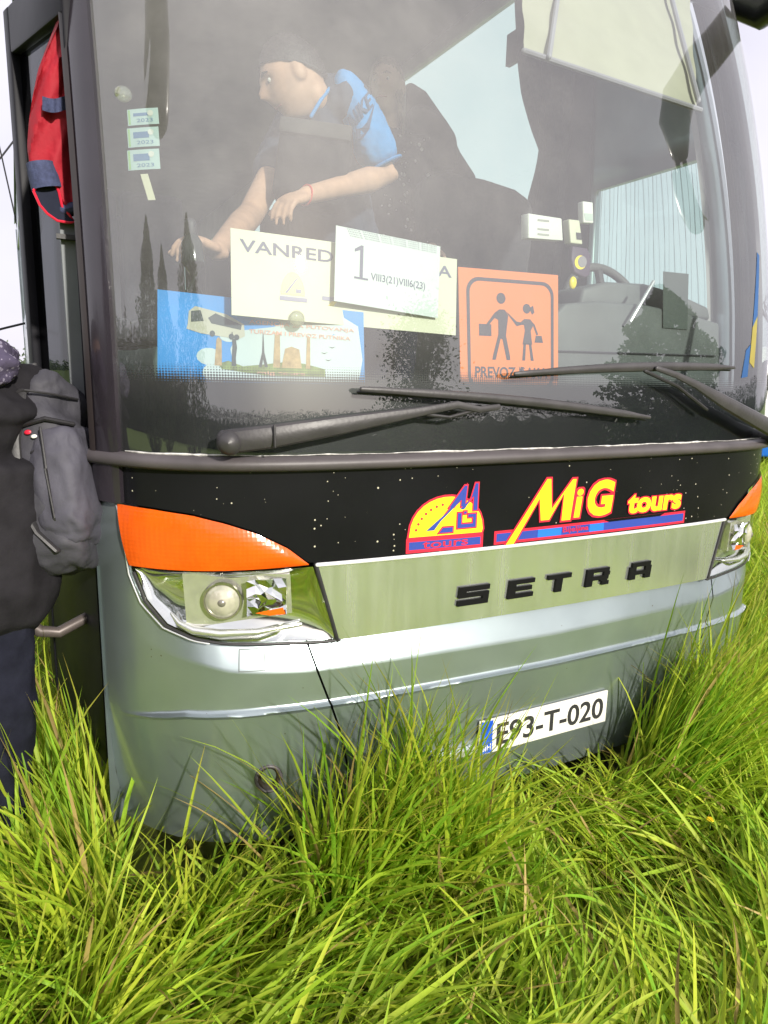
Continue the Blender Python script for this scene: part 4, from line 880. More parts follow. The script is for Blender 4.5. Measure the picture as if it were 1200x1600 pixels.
for s in (-1, 1): k0 = gh+Rt*.08*s; c.tube([gh, k0, np.array([k0[0], k0[1], 1.78]), np.array([k0[0], k0[1]+.02, 1.40])], [.13, .10, .07, .055], 16)
remesh(c, 'trousers', NAVY, girl, .010, 5)
# ---- person stepping up to the door with a rucksack
YB = .42; q = lambda x, y, d=0.: P(x, y, YB+d)
bp_ = thing('person', 'person in dark coat and trousers at the coach door, half out of view', 'person', tuple(q(-10, 1290)*np.array([1, 1, 0])+np.array([0, 0, .05])))
hd = q(-62, 548); hR = basis(-Rt*.9+Fw*.3-np.array([0, 0, .15])); nk = q(-40, 612); s1 = q(-12, 640, -.06); s2 = q(-62, 650, .16); pel = q(-32, 880)
b = MB(); head_into(b, hd, hR); b.tube([hd+hR @ np.array([0, -.03, -.06]), nk], [.055, .06], 14); b.tube([nk, q(-35, 700), q(-32, 800), pel], [.06, .09, .08, .085], 16)
an1, an2 = q(-6, 1270, -.05), q(-40, 1300, .18); an1[2] = .13; an2[2] = .13
kn1, kn2 = q(4, 1085, -.06), q(-45, 1090, .14)
for p0, kn, an in ((pel+Rt*.07, kn1, an1), (pel-Rt*.06+Fw*.08, kn2, an2)): b.tube([p0, kn, an], [.055, .040, .034], 14); b.tube([an-np.array([0, 0, .03]), an-Rt*.15-np.array([0, 0, .045])], [.042, .034], 12)
for s_, e_, w_ in ((s1, q(-60, 790, -.1), q(-170, 840, -.12)), (s2, q(-130, 790, .2), q(-220, 860, .1))): b.tube([nk, s_, e_, w_], [.045, .036, .032, .025], 14); hand_into(b, w_, w_-e_, -Fw, .95, .4)
bb = remesh(b, 'body', SKIN, bp_, .006, 5); face_bits(hd, hR, bb)
G = [[hd+hR @ (np.array([math.sin(t_)*math.cos(p_)*.074, math.sin(t_)*math.sin(p_)*.098, math.cos(t_)*.118])*1.07) for p_ in np.linspace(0, 6.283, 30, endpoint=False)] for t_ in np.linspace(0, 1.25, 10)]
MB().grid(G, True).build('hair', HAIRD, bb)
c = MB(); c.tube([nk, q(-30, 650), q(-26, 720), q(-24, 810), q(-22, 905)], [.10, .155, .165, .165, .175], 20)
for s_, e_, w_ in ((s1, q(-60, 790, -.1), q(-164, 838, -.12)), (s2, q(-130, 790, .2), q(-214, 855, .11))): c.tube([nk, s_, e_, w_], [.09, .075, .062, .048], 16)
coat = wrinkle(remesh(c, 'coat', DGREYC, bp_, .010, 6), .009, 8, 1, .8)
JEAN = mat('dark_trousers', (.012, .013, .022), .9, 0, 0, .3, 16, bump=.2, bscale=60, spec=.12)
c = MB()
for p0, kn, an in ((pel+Rt*.06, kn1, an1), (pel-Rt*.05+Fw*.08, kn2, an2)): c.tube([pel, p0, kn, an+np.array([0, 0, .03])], [.14, .115, .080, .066], 16)
wrinkle(remesh(c, 'trousers', JEAN, bp_, .010, 5), .007, 12)
c = MB()
for an in (an1, an2): c.tube([an-np.array([0, 0, .03]), an-Rt*.16-np.array([0, 0, .05])], [.052, .045], 14)
c.build('shoes', mat('shoe', (.25, .24, .24), .6), bp_)
PATT = mat('patterned_scarf', (.07, .06, .10), .95, bump=.4, bscale=60, spec=.1); specks(PATT, 110, .6, (.22, .20, .27), .35)
c = MB(); c.tube([q(-85, 590, .05), q(-50, 580, -.12), q(-12, 566, -.08), q(-4, 566, .04), q(-30, 585, .14)], [.04, .05, .05, .045, .04], 14); wrinkle(remesh(c, 'scarf', PATT, bp_, .007, 4), .012, 22)
# rucksack
pk = q(92, 742, .03); pR = np.stack([Rt, Fw, np.cross(Rt, Fw)], 1) @ np.array(Matrix.Rotation(rad(-7), 3, 'Y'))
def pfn(v): 
    x, y, z = v; return np.array([x*(1-.25*max(0, z/.26))+.012*math.sin(z*40+y*20), y*(1-.15*max(0, z/.26)), z+.006*math.sin(x*60)])
b = wrinkle(MB().ball(pk, (.098, .15, .255), pR, 110, pfn, .52).build('backpack', GREYC), .010, 10); wrinkle(b, .004, 28); tag(b, 'grey school rucksack with dark straps on the back of the person at the door', 'rucksack')
pt = lambda x, y, z: pk+pR @ np.array([x, y, z])
pk_ = MB().ball(pt(.055, -.045, -.04), (.060, .115, .15), pR, 100, None, .5).build('front_pocket', mat('grey_nylon_pocket', (.062, .060, .080), .7, 0, 0, .2, 14, bump=.3, bscale=30), b); wrinkle(pk_, .008, 12); wrinkle(pk_, .003, 34)
wrinkle(MB().ball(pt(-.045, -.01, .20), (.075, .13, .085), pR, 60, None, .7).build('top_flap', DGREYC, b), .006, 14)
MB().tube([pt(.0, -.145, .20), pt(-.02, -.165, .08), pt(-.03, -.160, -.06), pt(.0, -.150, -.15), pt(.04, -.145, -.20)], .013, 8, flat=.5).build('strap', RUBBER, b)
MB().tube([pt(-.10, -.13, .25), pt(-.13, -.14, .10), pt(-.125, -.13, -.05), pt(-.09, -.10, -.18)], .022, 8, flat=.5).build('strap', DGREYC, b)
MB().tube([pt(.012, -.155, .045), pt(.04, -.158, .055), pt(.085, -.135, .085)], .0045, 6).build('zip', RUBBER, b)
MB().tube([pt(.0, -.156, .115), pt(.05, -.150, .125), pt(.10, -.11, .11)], .012, 8, flat=.5).build('strap', RUBBER, b)
MB().tube([pt(.045, -.168, .10), pt(.05, -.175, .0), pt(.05, -.165, -.12), pt(.06, -.12, -.175), pt(.075, -.03, -.19)], .0035, 6).build('zip', RUBBER, b)
MB().tube([pt(-.04, -.150, .19), pt(.01, -.150, .20), pt(.06, -.12, .19), pt(.09, -.04, .185)], .0035, 6).build('zip', RUBBER, b)
MB().tube([pt(-.02, -.03, .255), pt(-.02, -.02, .295), pt(-.05, .0, .30), pt(-.07, .02, .255)], .008, 8, flat=.6).build('carry_loop', RUBBER, b)
MB().ball(pt(.010, -.161, .095), (.009, .0025, .006), pR, 10).build('badge', REDV, b); MB().ball(pt(.024, -.161, .083), (.008, .0025, .005), pR, 10).build('badge', WHITE, b)
# ---- red jacket hanging on the door leaf
JY = .57; ys = [-60, 0, 40, 75, 110, 150, 190, 230, 265, 300, 322]; lf = [118, 97, 86, 72, 59, 51, 45, 42, 47, 70, 92]
G = []
for yy in np.linspace(-60, 322, 40):
    l = float(np.interp(yy, ys, lf)); r_ = 128; row = []
    for j in range(36):
        a = 2*math.pi*j/36; cx_ = (l+r_)/2; hw_ = (r_-l)/2
        px_ = cx_-hw_*math.cos(a); fold = .010*math.sin(j*.9+yy*.035)+.006*math.sin(yy*.11+j*1.7)
        row.append(P(px_, yy+3*math.sin(j), JY+(-.045*math.sin(a) if math.sin(a) > 0 else -.03*math.sin(a))+fold))
    G.append(row)
jk = MB().grid(G, True).build('jacket', REDC, None, 80); tag(jk, 'red jacket with navy bands hanging by the open coach door', 'jacket')
MB().grid([[P(x, y+4*math.sin((x-66)*.09), JY-.068-.004*math.sin(x*.4)) for x in np.linspace(66, 124, 14)] for y in np.linspace(150, 172, 5)]).build('navy_band', NAVYC, jk)
b = MB(); b.tube([P(63, 255, JY-.035), P(68, 275, JY-.035), P(74, 296, JY-.035)], [.034, .037, .038], 20, flat=1.0, caps=False).build('cuff', NAVYC, jk)
oc = [(53+62*u, 0) for u in (0,)]
lp = [(52, 298), (58, 291), (72, 286), (86, 287), (92, 300), (97, 322), (110, 338), (118, 347), (108, 348), (90, 345), (74, 334), (62, 320)]
MB().slab([P(x, y, JY-.050) for x, y in lp], [P(x, y, JY-.01) for x, y in lp]).build('lining', NAVY, jk)
MB().tube([P(x, y, JY-.052) for x, y in lp+lp[:1]], .0035, 6, caps=False).build('piping', REDV, jk)
MB().tube([P(100, 330, JY-.03), P(132, 322, JY-.03)], .028, 12, flat=.6).build('hem', NAVYC, jk)
# ================================================================== SETTING
MB().box((.30, 1.1, 1.28), (1.75, .85, .06)).build('front_floor', LINER, coach)
GM = bpy.data.materials.new('ground_earth'); GM.use_nodes = True; t = GM.node_tree; b = t.nodes['Principled BSDF']; b.inputs['Roughness'].default_value = .95
c = t.nodes.new('ShaderNodeTexCoord'); n1 = t.nodes.new('ShaderNodeTexNoise'); n1.inputs['Scale'].default_value = 9; n1.inputs['Detail'].default_value = 8; t.links.new(c.outputs['Object'], n1.inputs['Vector'])
r1 = t.nodes.new('ShaderNodeValToRGB'); r1.color_ramp.elements[0].color = (.10, .11, .03, 1); r1.color_ramp.elements[1].color = (.24, .30, .05, 1); r1.color_ramp.elements[0].position = .35; r1.color_ramp.elements[1].position = .62; t.links.new(n1.outputs['Fac'], r1.inputs['Fac'])
n2 = t.nodes.new('ShaderNodeTexNoise'); n2.inputs['Scale'].default_value = .15; n2.inputs['Detail'].default_value = 6; t.links.new(c.outputs['Object'], n2.inputs['Vector'])
r2 = t.nodes.new('ShaderNodeValToRGB'); r2.color_ramp.elements[0].color = (.08, .14, .02, 1); r2.color_ramp.elements[1].color = (.17, .24, .04, 1); t.links.new(n2.outputs['Fac'], r2.inputs['Fac'])
ln = t.nodes.new('ShaderNodeVectorMath'); ln.operation = 'LENGTH'; t.links.new(c.outputs['Object'], ln.inputs[0]); mr = t.nodes.new('ShaderNodeMapRange'); mr.inputs['From Min'].default_value = 5; mr.inputs['From Max'].default_value = 16; t.links.new(ln.outputs['Value'], mr.inputs['Value'])
mx = t.nodes.new('ShaderNodeMixRGB'); t.links.new(mr.outputs['Result'], mx.inputs['Fac']); t.links.new(r1.outputs['Color'], mx.inputs['Color1']); t.links.new(r2.outputs['Color'], mx.inputs['Color2']); t.links.new(mx.outputs['Color'], b.inputs['Base Color'])
gr = np.concatenate([-np.geomspace(700, 4, 20), np.linspace(-3.5, 3.5, 36), np.geomspace(4, 700, 20)])
MB().grid([[(x, y, .05+.02*math.sin(x*2.3)*math.sin(y*1.9)*math.exp(-(x*x+y*y)/60)) for x in gr] for y in gr]).build('ground', GM); tag(bpy.data.objects['ground'], 'grassy field that the coach stands on', 'field', kind='structure')
# ---- grass: individual blades
def np_mesh(name, V, Q, Cc, m):
    me = bpy.data.meshes.new(name); me.vertices.add(len(V)); me.vertices.foreach_set('co', V.astype(np.float32).ravel())
    me.loops.add(Q.size); me.loops.foreach_set('vertex_index', Q.astype(np.int32).ravel()); me.polygons.add(len(Q))
    me.polygons.foreach_set('loop_start', np.arange(0, Q.size, Q.shape[1], dtype=np.int32)); me.polygons.foreach_set('use_smooth', np.ones(len(Q), dtype=bool)); me.update(calc_edges=True)
    if Cc is not None:
        at_ = me.color_attributes.new('tint', 'FLOAT_COLOR', 'POINT'); at_.data.foreach_set('color', np.concatenate([Cc, np.ones((len(Cc), 1))], 1).astype(np.float32).ravel())
    me.materials.append(m); o = bpy.data.objects.new(name, me); COL.objects.link(o); return o
def leaf_mat(name, trans=.35, rough=.5):
    m = bpy.data.materials.new(name); m.use_nodes = True; t = m.node_tree; b = t.nodes['Principled BSDF']; b.inputs['Roughness'].default_value = rough; b.inputs['Specular IOR Level'].default_value = .28
    a = t.nodes.new('ShaderNodeAttribute'); a.attribute_name = 'tint'; t.links.new(a.outputs['Color'], b.inputs['Base Color'])
    tl = t.nodes.new('ShaderNodeBsdfTranslucent'); t.links.new(a.outputs['Color'], tl.inputs['Color']); mi = t.nodes.new('ShaderNodeMixShader'); mi.inputs['Fac'].default_value = trans
    o = t.nodes['Material Output']; t.links.new(b.outputs[0], mi.inputs[1]); t.links.new(tl.outputs[0], mi.inputs[2]); t.links.new(mi.outputs[0], o.inputs['Surface']); return m
BL = []
def blades(base, az, tilt, bend, L, wd, col, ns, dry):
    N = len(az); s = np.linspace(0, 1, ns+1)[None, :]
    ph = tilt[:, None]+bend[:, None]*s**1.4
    az2 = az[:, None]+rng.normal(0, .35, N)[:, None]*s
    d = np.stack([np.sin(ph)*np.cos(az2), np.sin(ph)*np.sin(az2), np.cos(ph)], -1); st = d[:, :-1]*(L/ns)[:, None, None]
    p = np.concatenate([np.zeros((N, 1, 3)), np.cumsum(st, 1)], 1)+base[:, None, :]
    lo = .055+rng.random(N)*.05; p[..., 2] = np.maximum(p[..., 2], lo[:, None]-.04*(1-s))
    side = np.stack([-np.sin(az2), np.cos(az2), np.zeros_like(az2)], -1); nr = np.cross(d, side)
    tw = rng.normal(0, .55, N)[:, None]+rng.normal(0, .6, N)[:, None]*s
    sd = np.cos(tw)[..., None]*side+np.sin(tw)[..., None]*nr; nr2 = np.cross(d, sd)
    w_ = (wd[:, None]*(.55+.45*np.minimum(1, s*4))*(1-s**3.0))[..., None]
    V = np.stack([p-sd*w_*.5, p-nr2*w_*.14, p+sd*w_*.5], 2)
    c0 = np.array([.50, .52, .10])[None, None]*rng.uniform(.7, 1.1, N)[:, None, None]; cm = col[:, None, :]
    k = np.clip(s*2.2, 0, 1)[..., None]; C_ = c0*(1-k)+cm*k
    tip = (np.clip((s-.72)/.28, 0, 1)[..., None])*(rng.random(N) < .35)[:, None, None]; C_ = C_*(1-tip)+np.array([.42, .33, .07])[None, None]*tip
    C_ = np.where(dry[:, None, None], np.array([.58, .43, .16])[None, None]*rng.uniform(.5, 1.15, N)[:, None, None], C_)
    C_ = np.repeat(C_[:, :, None, :], 3, 2)
    b0 = sum(len(x[0]) for x in BL); i = np.arange(N)[:, None, None]*(ns+1)*3+np.arange(ns)[None, :, None]*3+np.arange(2)[None, None, :]+b0
    Q = np.stack([i, i+1, i+4, i+3], -1).reshape(-1, 4); BL.append((V.reshape(-1, 3), Q, C_.reshape(-1, 3)))
def swirl(x, y): return 1.9*np.sin(1.7*x+.9*y+.5)+1.6*np.sin(-1.3*x+2.1*y+2.)+.9*np.sin(4.1*x-3.2*y)+.6*np.sin(6.3*y+2.7*x)
def front(x): return np.where(np.abs(x) < 1.275, Yc(x), 12.5)
def patch(n, xr, yr, per, hfun, upfun, wd, ns, bright=1.0, azfix=None, keep=None, spread=.04):
    x = rng.uniform(*xr, n); y = rng.uniform(*yr, n)
    ok = ~((np.abs(x) < 1.29) & (y > Yc(x)+.06) & (y < 12.2)); ok &= np.hypot(x-CAM[0], y-CAM[1]) > .35
    if keep is not None: ok &= keep(x, y)
    x, y = x[ok], y[ok]; n = len(x)
    az0 = swirl(x, y)+rng.normal(0, .45, n); up0 = np.clip(upfun(x, y)+rng.normal(0, .12, n), 0, 1); h0 = hfun(x, y)*rng.uniform(.75, 1.2, n)
    hue0 = rng.normal(0, 1, n)
    rep = lambda a: np.repeat(a, per)
    N = n*per; X = rep(x)+rng.normal(0, spread, N); Yq = rep(y)+rng.normal(0, spread, N); up = np.clip(rep(up0)+rng.normal(0, .1, N), 0, 1)
    ins = (np.abs(X) < 1.27) & (Yq > Yc(X)-.012) & (Yq < 12); Yq = np.where(ins & (Yq < 1.2), Yc(X)-.015-rng.random(N)*.05, Yq)
    az = rep(az0)+rng.normal(0, .38, N)+np.where(rng.random(N) < .18, rng.uniform(-3, 3, N), 0)
    if azfix is not None: az = azfix(X, Yq, az)
    tilt = (1-up)*rng.uniform(.75, 1.35, N)+up*np.abs(rng.normal(.05, .22, N)); bend = (1-up)*rng.uniform(.05, .75, N)+up*rng.uniform(.1, 1.0, N)
    L = rep(h0)*rng.uniform(.55, 1.15, N); z = .05+(1-up)*rng.random(N)**1.5*.17
    hue = rep(hue0)*.8+rng.normal(0, .75, N)+.0; g = np.clip(.5+.28*hue, 0, 1)[:, None]
    col = (np.array([.25, .49, .032])*(1-g)+np.array([.60, .68, .065])*g)*bright*rng.uniform(.75, 1.15, N)[:, None]
    blades(np.stack([X, Yq, z], 1), az, tilt, bend, L, wd*rng.uniform(.6, 1.25, N), col, ns, rng.random(N) < .035)
gs = lambda v, c_, s_: np.exp(-((v-c_)/s_)**2)
def h_near(x, y): return .31+.05*np.sin(3*x+2*y)
def near_bus(x, y): return gs(y-Yc(x), 0, .16)
# lodged mat in front of the coach
patch(820, (-2.3, 2.2), (-1.45, .35), 16, h_near, lambda x, y: .04+.22*near_bus(x, y)+.16*(np.sin(5*x+1)*np.sin(4*y+2) > .35), .0105, 7)
patch(300, (-2.0, 1.6), (-1.3, .3), 7, lambda x, y: .20+0*x, lambda x, y: .3+0*x, .0055, 5, .9)
patch(900, (-2.3, 2.2), (-1.45, .3), 14, lambda x, y: .17+0*x, lambda x, y: .45+0*x, .0085, 4, .95)
patch(1500, (-4.5, 4.5), (-6, -1.4), 12, lambda x, y: .36+0*x, lambda x, y: .2+0*x, .014, 4, 1.0)
# tufts standing against the bumper
def tuft(n, xr, yr, h, up=.9, per=18, wd=.0105, dirn=None, spread=.03):
    patch(n, xr, yr, per, lambda x, y: h+0*x, lambda x, y: up+0*x, wd, 8, 1.0, None if dirn is None else (lambda X, Y_, a: dirn+rng.normal(0, .6, len(X))), None, spread)
tuft(38, (-.82, -.50), (-.16, .0), .68, .9, 16); tuft(22, (-.54, -.34), (-.18, -.02), .70, .9, 16, dirn=-2.3)
tuft(40, (.31, .64), (-.20, .0), .70, .93, 16, dirn=-.5); tuft(24, (.62, .95), (-.22, .0), .62, .9, 16); tuft(26, (-1.2, -.35), (-.14, .04), .34, .6, 15); tuft(20, (-.3, .35), (-.30, -.06), .26, .5, 14); tuft(26, (-.05, .75), (-.14, .0), .34, .7, 14, dirn=-1.0); tuft(40, (.75, 1.30), (-.12, .25), .68, .9, 16, dirn=-.7); tuft(16, (.55, 1.2), (-.55, -.1), .48, .7, 16)
tuft(14, (-1.24, -.94), (-.12, .12), .36, .8, 13); tuft(5, (-1.14, -1.0), (.0, .06), .50, .95, 9)
tuft(34, (-1.62, -1.29), (.0, .50), .64, .92, 17, .012); tuft(14, (-1.75, -1.30), (-.25, .1), .46, .75, 16, .011); tuft(12, (-1.9, -1.5), (.3, .8), .45, .8, 15)
# left of the door and under it
patch(240, (-3.2, -1.3), (.4, 3.2), 14, lambda x, y: .40+0*x, lambda x, y: .75+0*x, .0095, 6, .9)
patch(900, (-7, -1.32), (3.0, 14), 12, lambda x, y: .40+0*x, lambda x, y: .7+0*x, .012, 4, .9)
# right of the coach out to the field edge
def wedge(a0, a1): return lambda x, y: (np.degrees(np.arctan2(x-CAM[0], y-CAM[1])) > a0) & (np.degrees(np.arctan2(x-CAM[0], y-CAM[1])) < a1)
patch(1500, (1.2, 4.2), (-1.2, 3.0), 15, lambda x, y: .44+.06*np.sin(3*x), lambda x, y: .45+.3*(np.sin(3*x+2*y) > 0), .0095, 6, 1.0, None, wedge(44, 75))
patch(3200, (3.2, 11), (.2, 9), 11, lambda x, y: .42+0*x, lambda x, y: .6+0*x, .011, 4, 1.0, None, wedge(44, 68))
patch(5200, (9, 34), (4, 26), 8, lambda x, y: .42+0*x, lambda x, y: .7+0*x, .022, 3, 1.0, None, wedge(44, 66), .12)
V = np.concatenate([x[0] for x in BL]); Q = np.concatenate([x[1] for x in BL]); Cc = np.concatenate([x[2] for x in BL])
gro = np_mesh('grass', V, Q, Cc, leaf_mat('grass_blades', .48)); tag(gro, 'long bright green meadow grass, flattened in the foreground', 'grass', kind='stuff')
# ---- wildflowers
FY = mat('flower_yellow', (.85, .55, .01), .6); FG = mat('flower_stem', (.12, .22, .03), .6)
for i, (px, py, zz) in enumerate(((1117, 1190, .30), (1110, 1281, .24), (1133, 1008, .42))):
    d = ray(px, py); c_ = CAM+d*(zz-CAM[2])/d[2]
    f_ = thing('wildflower', ('yellow wildflower to the right of the number plate', 'yellow wildflower lying low in the grass nearest the bottom right corner', 'yellow wildflower on a tall stem beside the far end of the bumper')[i], 'flower', (c_[0], c_[1], .05))
    MB().tube([(c_[0]+.02, c_[1], .05), (c_[0]+.01, c_[1], zz*.6), tuple(c_)], .0018, 6).build('stem', FG, f_)
    pm_ = MB()
    for k in range(9):
        a = k*2*math.pi/9; pm_.ball(c_+np.array([math.cos(a)*.008, math.sin(a)*.008, .002]), (.006, .006, .002), None, 8)
    pm_.ball(c_, (.006, .006, .004), None, 8); remesh(pm_, 'petals', FY, f_, .0015, 1)
# ---- trees behind the camera (seen in the glass) and beyond the coach
LM = leaf_mat('tree_leaves', .2, .6); BARK = mat('bark', (.08, .06, .045), .9, 0, 0, .3, 6, bump=.5, bscale=30)
def crown(name, pts, size, col, parent, var=.4):
    N = len(pts); a = rng.normal(0, 1, (N, 3)); a /= np.linalg.norm(a, axis=1)[:, None]; b2 = np.cross(a, rng.normal(0, 1, (N, 3))); b2 /= np.linalg.norm(b2, axis=1)[:, None]; s_ = size*rng.uniform(.6, 1.4, N)[:, None]
    V = np.stack([pts-a*s_, pts+b2*s_*.45, pts+a*s_, pts-b2*s_*.45], 1).reshape(-1, 3); Q = np.arange(N*4).reshape(-1, 4)
    C_ = np.repeat(np.array(col)[None]*rng.uniform(1-var, 1+var, N)[:, None], 4, 0); o = np_mesh(name, V, Q, C_, LM); o.parent = parent; o.location = -Vector(parent.location); return o
def cypress(x, y, h, r, label, cat='tree', n=9000):
    t_ = thing('cypress_tree', label, cat, (x, y, .05)); u = rng.random(n)**.8; a = rng.uniform(0, 6.283, n); lump = 1+.25*np.sin(a*3+u*19)+.18*np.sin(a*5-u*31)
    rr_2 = r*np.minimum(1, (1-u)*2.2+.04)*np.minimum(1, .3+u*6)*lump*np.sqrt(rng.uniform(.35, 1, n)); pts = np.stack([x+rr_2*np.cos(a), y+rr_2*np.sin(a), .4+u*(h-.4)], 1)
    crown('crown', pts, .11, (.022, .045, .016), t_); MB().tube([(x, y, .0), (x, y, h*.4), (x, y, h*.8)], [.16, .10, .03], 10).build('trunk', BARK, t_)
def bushy(x, y, h, r, label, n=8000, col=(.05, .085, .02), name='leafy_tree', leaf=.10, z0=.5):
    t_ = thing(name, label, 'tree', (x, y, .05)); cl = []
    tr_ = MB(); tr_.tube([(x, y, 0), (x+.1, y, h*.35), (x, y+.1, h*.7)], [.14, .10, .05], 10)
    for k in range(26):
        a = rng.uniform(0, 6.28); zz = z0+rng.random()*(h-z0); R_ = r*math.sqrt(max(.05, 1-((zz-h*.5)/(h*.55))**2))*rng.uniform(.4, 1); cl.append((x+R_*math.cos(a), y+R_*math.sin(a), zz)); tr_.tube([(x, y, min(h*.65, zz*.6)), cl[-1]], [.04, .015], 6)
    tr_.build('trunk', BARK, t_); cl = np.array(cl); i = rng.integers(0, len(cl), n); pts = cl[i]+rng.normal(0, 1, (n, 3))*np.array([r*.22, r*.22, h*.09]); pts = pts[pts[:, 2] > z0*.6]; crown('crown', pts, leaf, col, t_)
def from_glass(px, py, dist):
    p = H(px, py); e = 1e-3; n = np.array([(Yf(p[0]+e, p[2])-Yf(p[0]-e, p[2]))/(2*e), -1, (Yf(p[0], p[2]+e)-Yf(p[0], p[2]-e))/(2*e)]); n /= np.linalg.norm(n); d = ray(px, py); return p+(d-2*(d @ n)*n)*dist
a = from_glass(228, 340, 15); cypress(a[0], a[1], a[2], 1.9, 'slender dark cypress mirrored at the left edge of the windshield')
a = from_glass(252, 385, 19); cypress(a[0], a[1], a[2], 2.0, 'lower cypress mirrored between two taller ones in the windshield')
a = from_glass(291, 336, 16); cypress(a[0], a[1], a[2], 2.2, 'tall pointed cypress mirrored behind the hand with the bottle')
a = from_glass(655, 508, 12); bushy(a[0], a[1], a[2], 1.05, 'leafy shrub mirrored in the glass between poster and orange sign', 9000, (.04, .07, .02), 'shrub', .06, .3)
a = from_glass(1030, 448, 14); cypress(a[0], a[1], a[2], 1.7, 'broad dark conifer mirrored above the far wiper', n=11000)
def far(px, dist, back=0): d = AX[2]+(px-600)/FPX*AX[0]; d = d/np.linalg.norm(d[:2]); return CAM[0]+d[0]*dist, CAM[1]+d[1]*dist
# bare tree at the right edge
x, y = far(1206, 30); t_ = thing('bare_tree', 'leafless tree with fine twigs at the right edge behind the van', 'tree', (x, y, .05)); bt_ = MB()
rr = random.Random(4)
def grow_branch(p, d, L, r, lv):
    q_ = p+d*L; bt_.tube([p, p+d*L*.5+np.array([rr.uniform(-1, 1), rr.uniform(-1, 1), 0])*L*.06, q_], [r, r*.8, r*.6], 6)
    if lv == 0: return
    for _ in range(3 if lv > 1 else 4):
        e = d+np.array([rr.uniform(-.75, .75), rr.uniform(-.75, .75), rr.uniform(-.1, .55)]); e /= np.linalg.norm(e); grow_branch(p+d*L*rr.uniform(.55, 1), e, L*rr.uniform(.55, .8), r*.58, lv-1)
grow_branch(np.array([x, y, 0.]), np.array([0, 0, 1.]), 2.2, .13, 4); bt_.build('branches', BARK, t_)
# far tree line
pts = []
for a in np.linspace(-75, 110, 330):
    R_ = 260+rng.uniform(-20, 20); bx, by = CAM[0]+R_*math.sin(rad(a)), CAM[1]+R_*math.cos(rad(a)); hh = 5+3*math.sin(a*.6)+rng.uniform(0, 3); q_ = rng.normal(0, 1, (60, 3))*np.array([2.4, 2.4, hh*.25]); q_[:, 2] = np.abs(q_[:, 2])*1.3; pts.append(q_+np.array([bx, by, .1]))
pts = np.concatenate(pts); e_ = thing('far_treeline', 'distant band of grey-green trees along the edge of the field', 'tree line'); e_['kind'] = 'stuff'; o_ = crown('crown', pts, .9, (.10, .13, .08), e_); o_['kind'] = 'stuff'
HEDGECORE = mat('hedge_core', (.012, .014, .010), .9)
def belt(name, label, a0, a1, R0, h0, h1, n, leaf, col):
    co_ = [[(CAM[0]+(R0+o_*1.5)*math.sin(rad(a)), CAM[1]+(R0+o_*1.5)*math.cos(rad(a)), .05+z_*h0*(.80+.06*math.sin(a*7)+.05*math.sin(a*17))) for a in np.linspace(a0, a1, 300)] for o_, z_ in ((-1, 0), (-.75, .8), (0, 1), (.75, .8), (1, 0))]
    pts = []
    for a in np.linspace(a0, a1, n):
        R_ = R0+rng.uniform(-3, 3); bx, by = CAM[0]+R_*math.sin(rad(a)), CAM[1]+R_*math.cos(rad(a)); hh = rng.uniform(h0, h1); u_ = rng.random(260); q_ = rng.normal(0, 1, (260, 3))*np.array([.9, .9, 0]); q_[:, :2] *= (1.1-.75*u_[:, None]); q_[:, 2] = hh*u_**.8; pts.append(q_+np.array([bx, by, .1]))
    e_ = thing(name, label, 'hedge'); e_['kind'] = 'stuff'; o_ = crown('crown', np.concatenate(pts), leaf, col, e_); o_['kind'] = 'stuff'; MB().grid(co_).build('branches', HEDGECORE, e_)['kind'] = 'stuff'  # solid dark core added inside the leaves to keep the mirrored band dark
belt('hedgerow', 'dark hedgerow mirrored low in the windshield', 95, 290, 42, 3.7, 4.4, 420, .10, (.016, .020, .012))
belt('hedgerow', 'tall dark hedge mirrored in the windshield pillar', 236, 292, 48, 7, 10, 130, .22, (.016, .02, .012))
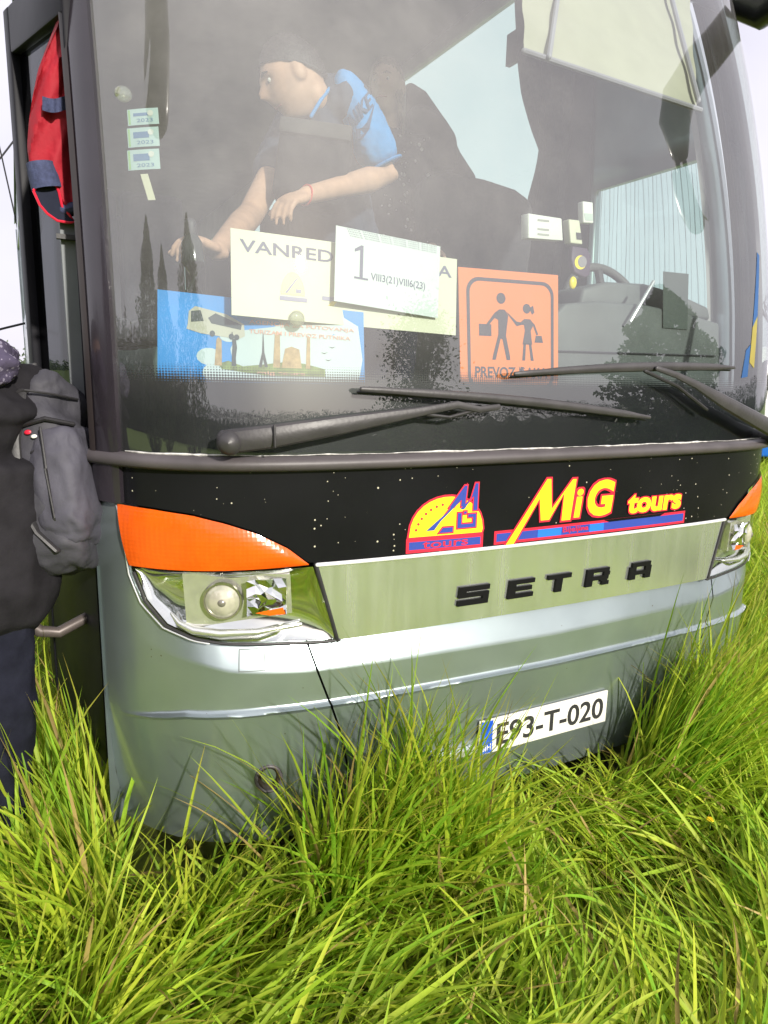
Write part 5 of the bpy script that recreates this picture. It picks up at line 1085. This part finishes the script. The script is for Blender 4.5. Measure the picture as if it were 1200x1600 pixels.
# ---- parked van at the right edge
x, y = far(1228, 13.5); yaw_ = math.atan2(y-CAM[1], x-CAM[0])+rad(112); van = thing('parked_van', 'white van with a blue lower body parked in the field at the right edge', 'van', (x, y, .05))
vR = np.array(Matrix.Rotation(yaw_, 3, 'Z')); vp = lambda a, b_, c_: np.array([x, y, .05])+vR @ np.array([a, b_, c_])
VW = mat('van_white', (.78, .78, .80), .3, 0, .4, .04); VBL = mat('van_blue', (.01, .13, .55), .3, 0, .4, .06); VG_ = mat('van_window', (.02, .025, .03), .1, 0, .3)
sec = [(-2.5, .75), (-2.5, 1.75), (-2.35, 2.0), (1.0, 2.0), (1.75, 1.35), (2.45, 1.15), (2.55, .75)]
rounded(MB().slab([vp(a, -.92, c_) for a, c_ in sec], [vp(a, .92, c_) for a, c_ in sec]).build('body', VW, van), .05, 3)
sec = [(-2.52, .30), (-2.52, .75), (2.58, .75), (2.58, .35)]
rounded(MB().slab([vp(a, -.94, c_) for a, c_ in sec], [vp(a, .94, c_) for a, c_ in sec]).build('lower_body', VBL, van), .04, 3)
for sd in (-1, 1):
    for sec in ([(-2.2, 1.35), (-2.2, 1.8), (-.9, 1.8), (-.9, 1.35)], [(-.7, 1.35), (-.7, 1.8), (.95, 1.8), (1.45, 1.35)]): MB().slab([vp(a, sd*.905, c_) for a, c_ in sec], [vp(a, sd*.93, c_) for a, c_ in sec]).build('window', VG_, van)
    for wx in (-1.55, 1.6):
        wh = MB().tube([vp(wx, sd*.72, .33), vp(wx, sd*.955, .33)], .33, 28, caps=False).build('wheel', RUBBER, van)
        MB().grid([[vp(wx+r_*math.cos(a), sd*(.957+o), .33+r_*math.sin(a)) for a in np.linspace(0, 6.283, 24, endpoint=False)] for r_, o in ((.33, 0), (.2, 0), (.18, -.03), (.01, -.02))], True).build('rim', BRIGHT, wh)
MB().slab([vp(a, -.78, c_) for a, c_ in ((1.08, 1.95), (1.72, 1.40), (1.76, 1.42), (1.12, 1.97))], [vp(a, .78, c_) for a, c_ in ((1.08, 1.95), (1.72, 1.40), (1.76, 1.42), (1.12, 1.97))]).build('windscreen', VG_, van)
# ---- cables in the sky on the left
CBL = mat('cable_black', (.02, .02, .025), .6)
def cable(pts, D, r, label): tag(MB().tube([CAM+ray(*p)*D for p in pts], r, 6).build('cable', CBL), label, 'cable')
cable([(-60, 318), (3, 244), (40, 196), (90, 130)], 14, .014, 'upper thin cable rising to the right beside the coach door')
cable([(-60, 60), (-8, 200), (3, 246), (24, 340), (46, 445)], 13, .012, 'thin cable dropping steeply towards the coach door')
cable([(-80, 535), (10, 512), (60, 500), (130, 488)], 12, .018, 'thicker low cable above the shoulder of the person at the door')
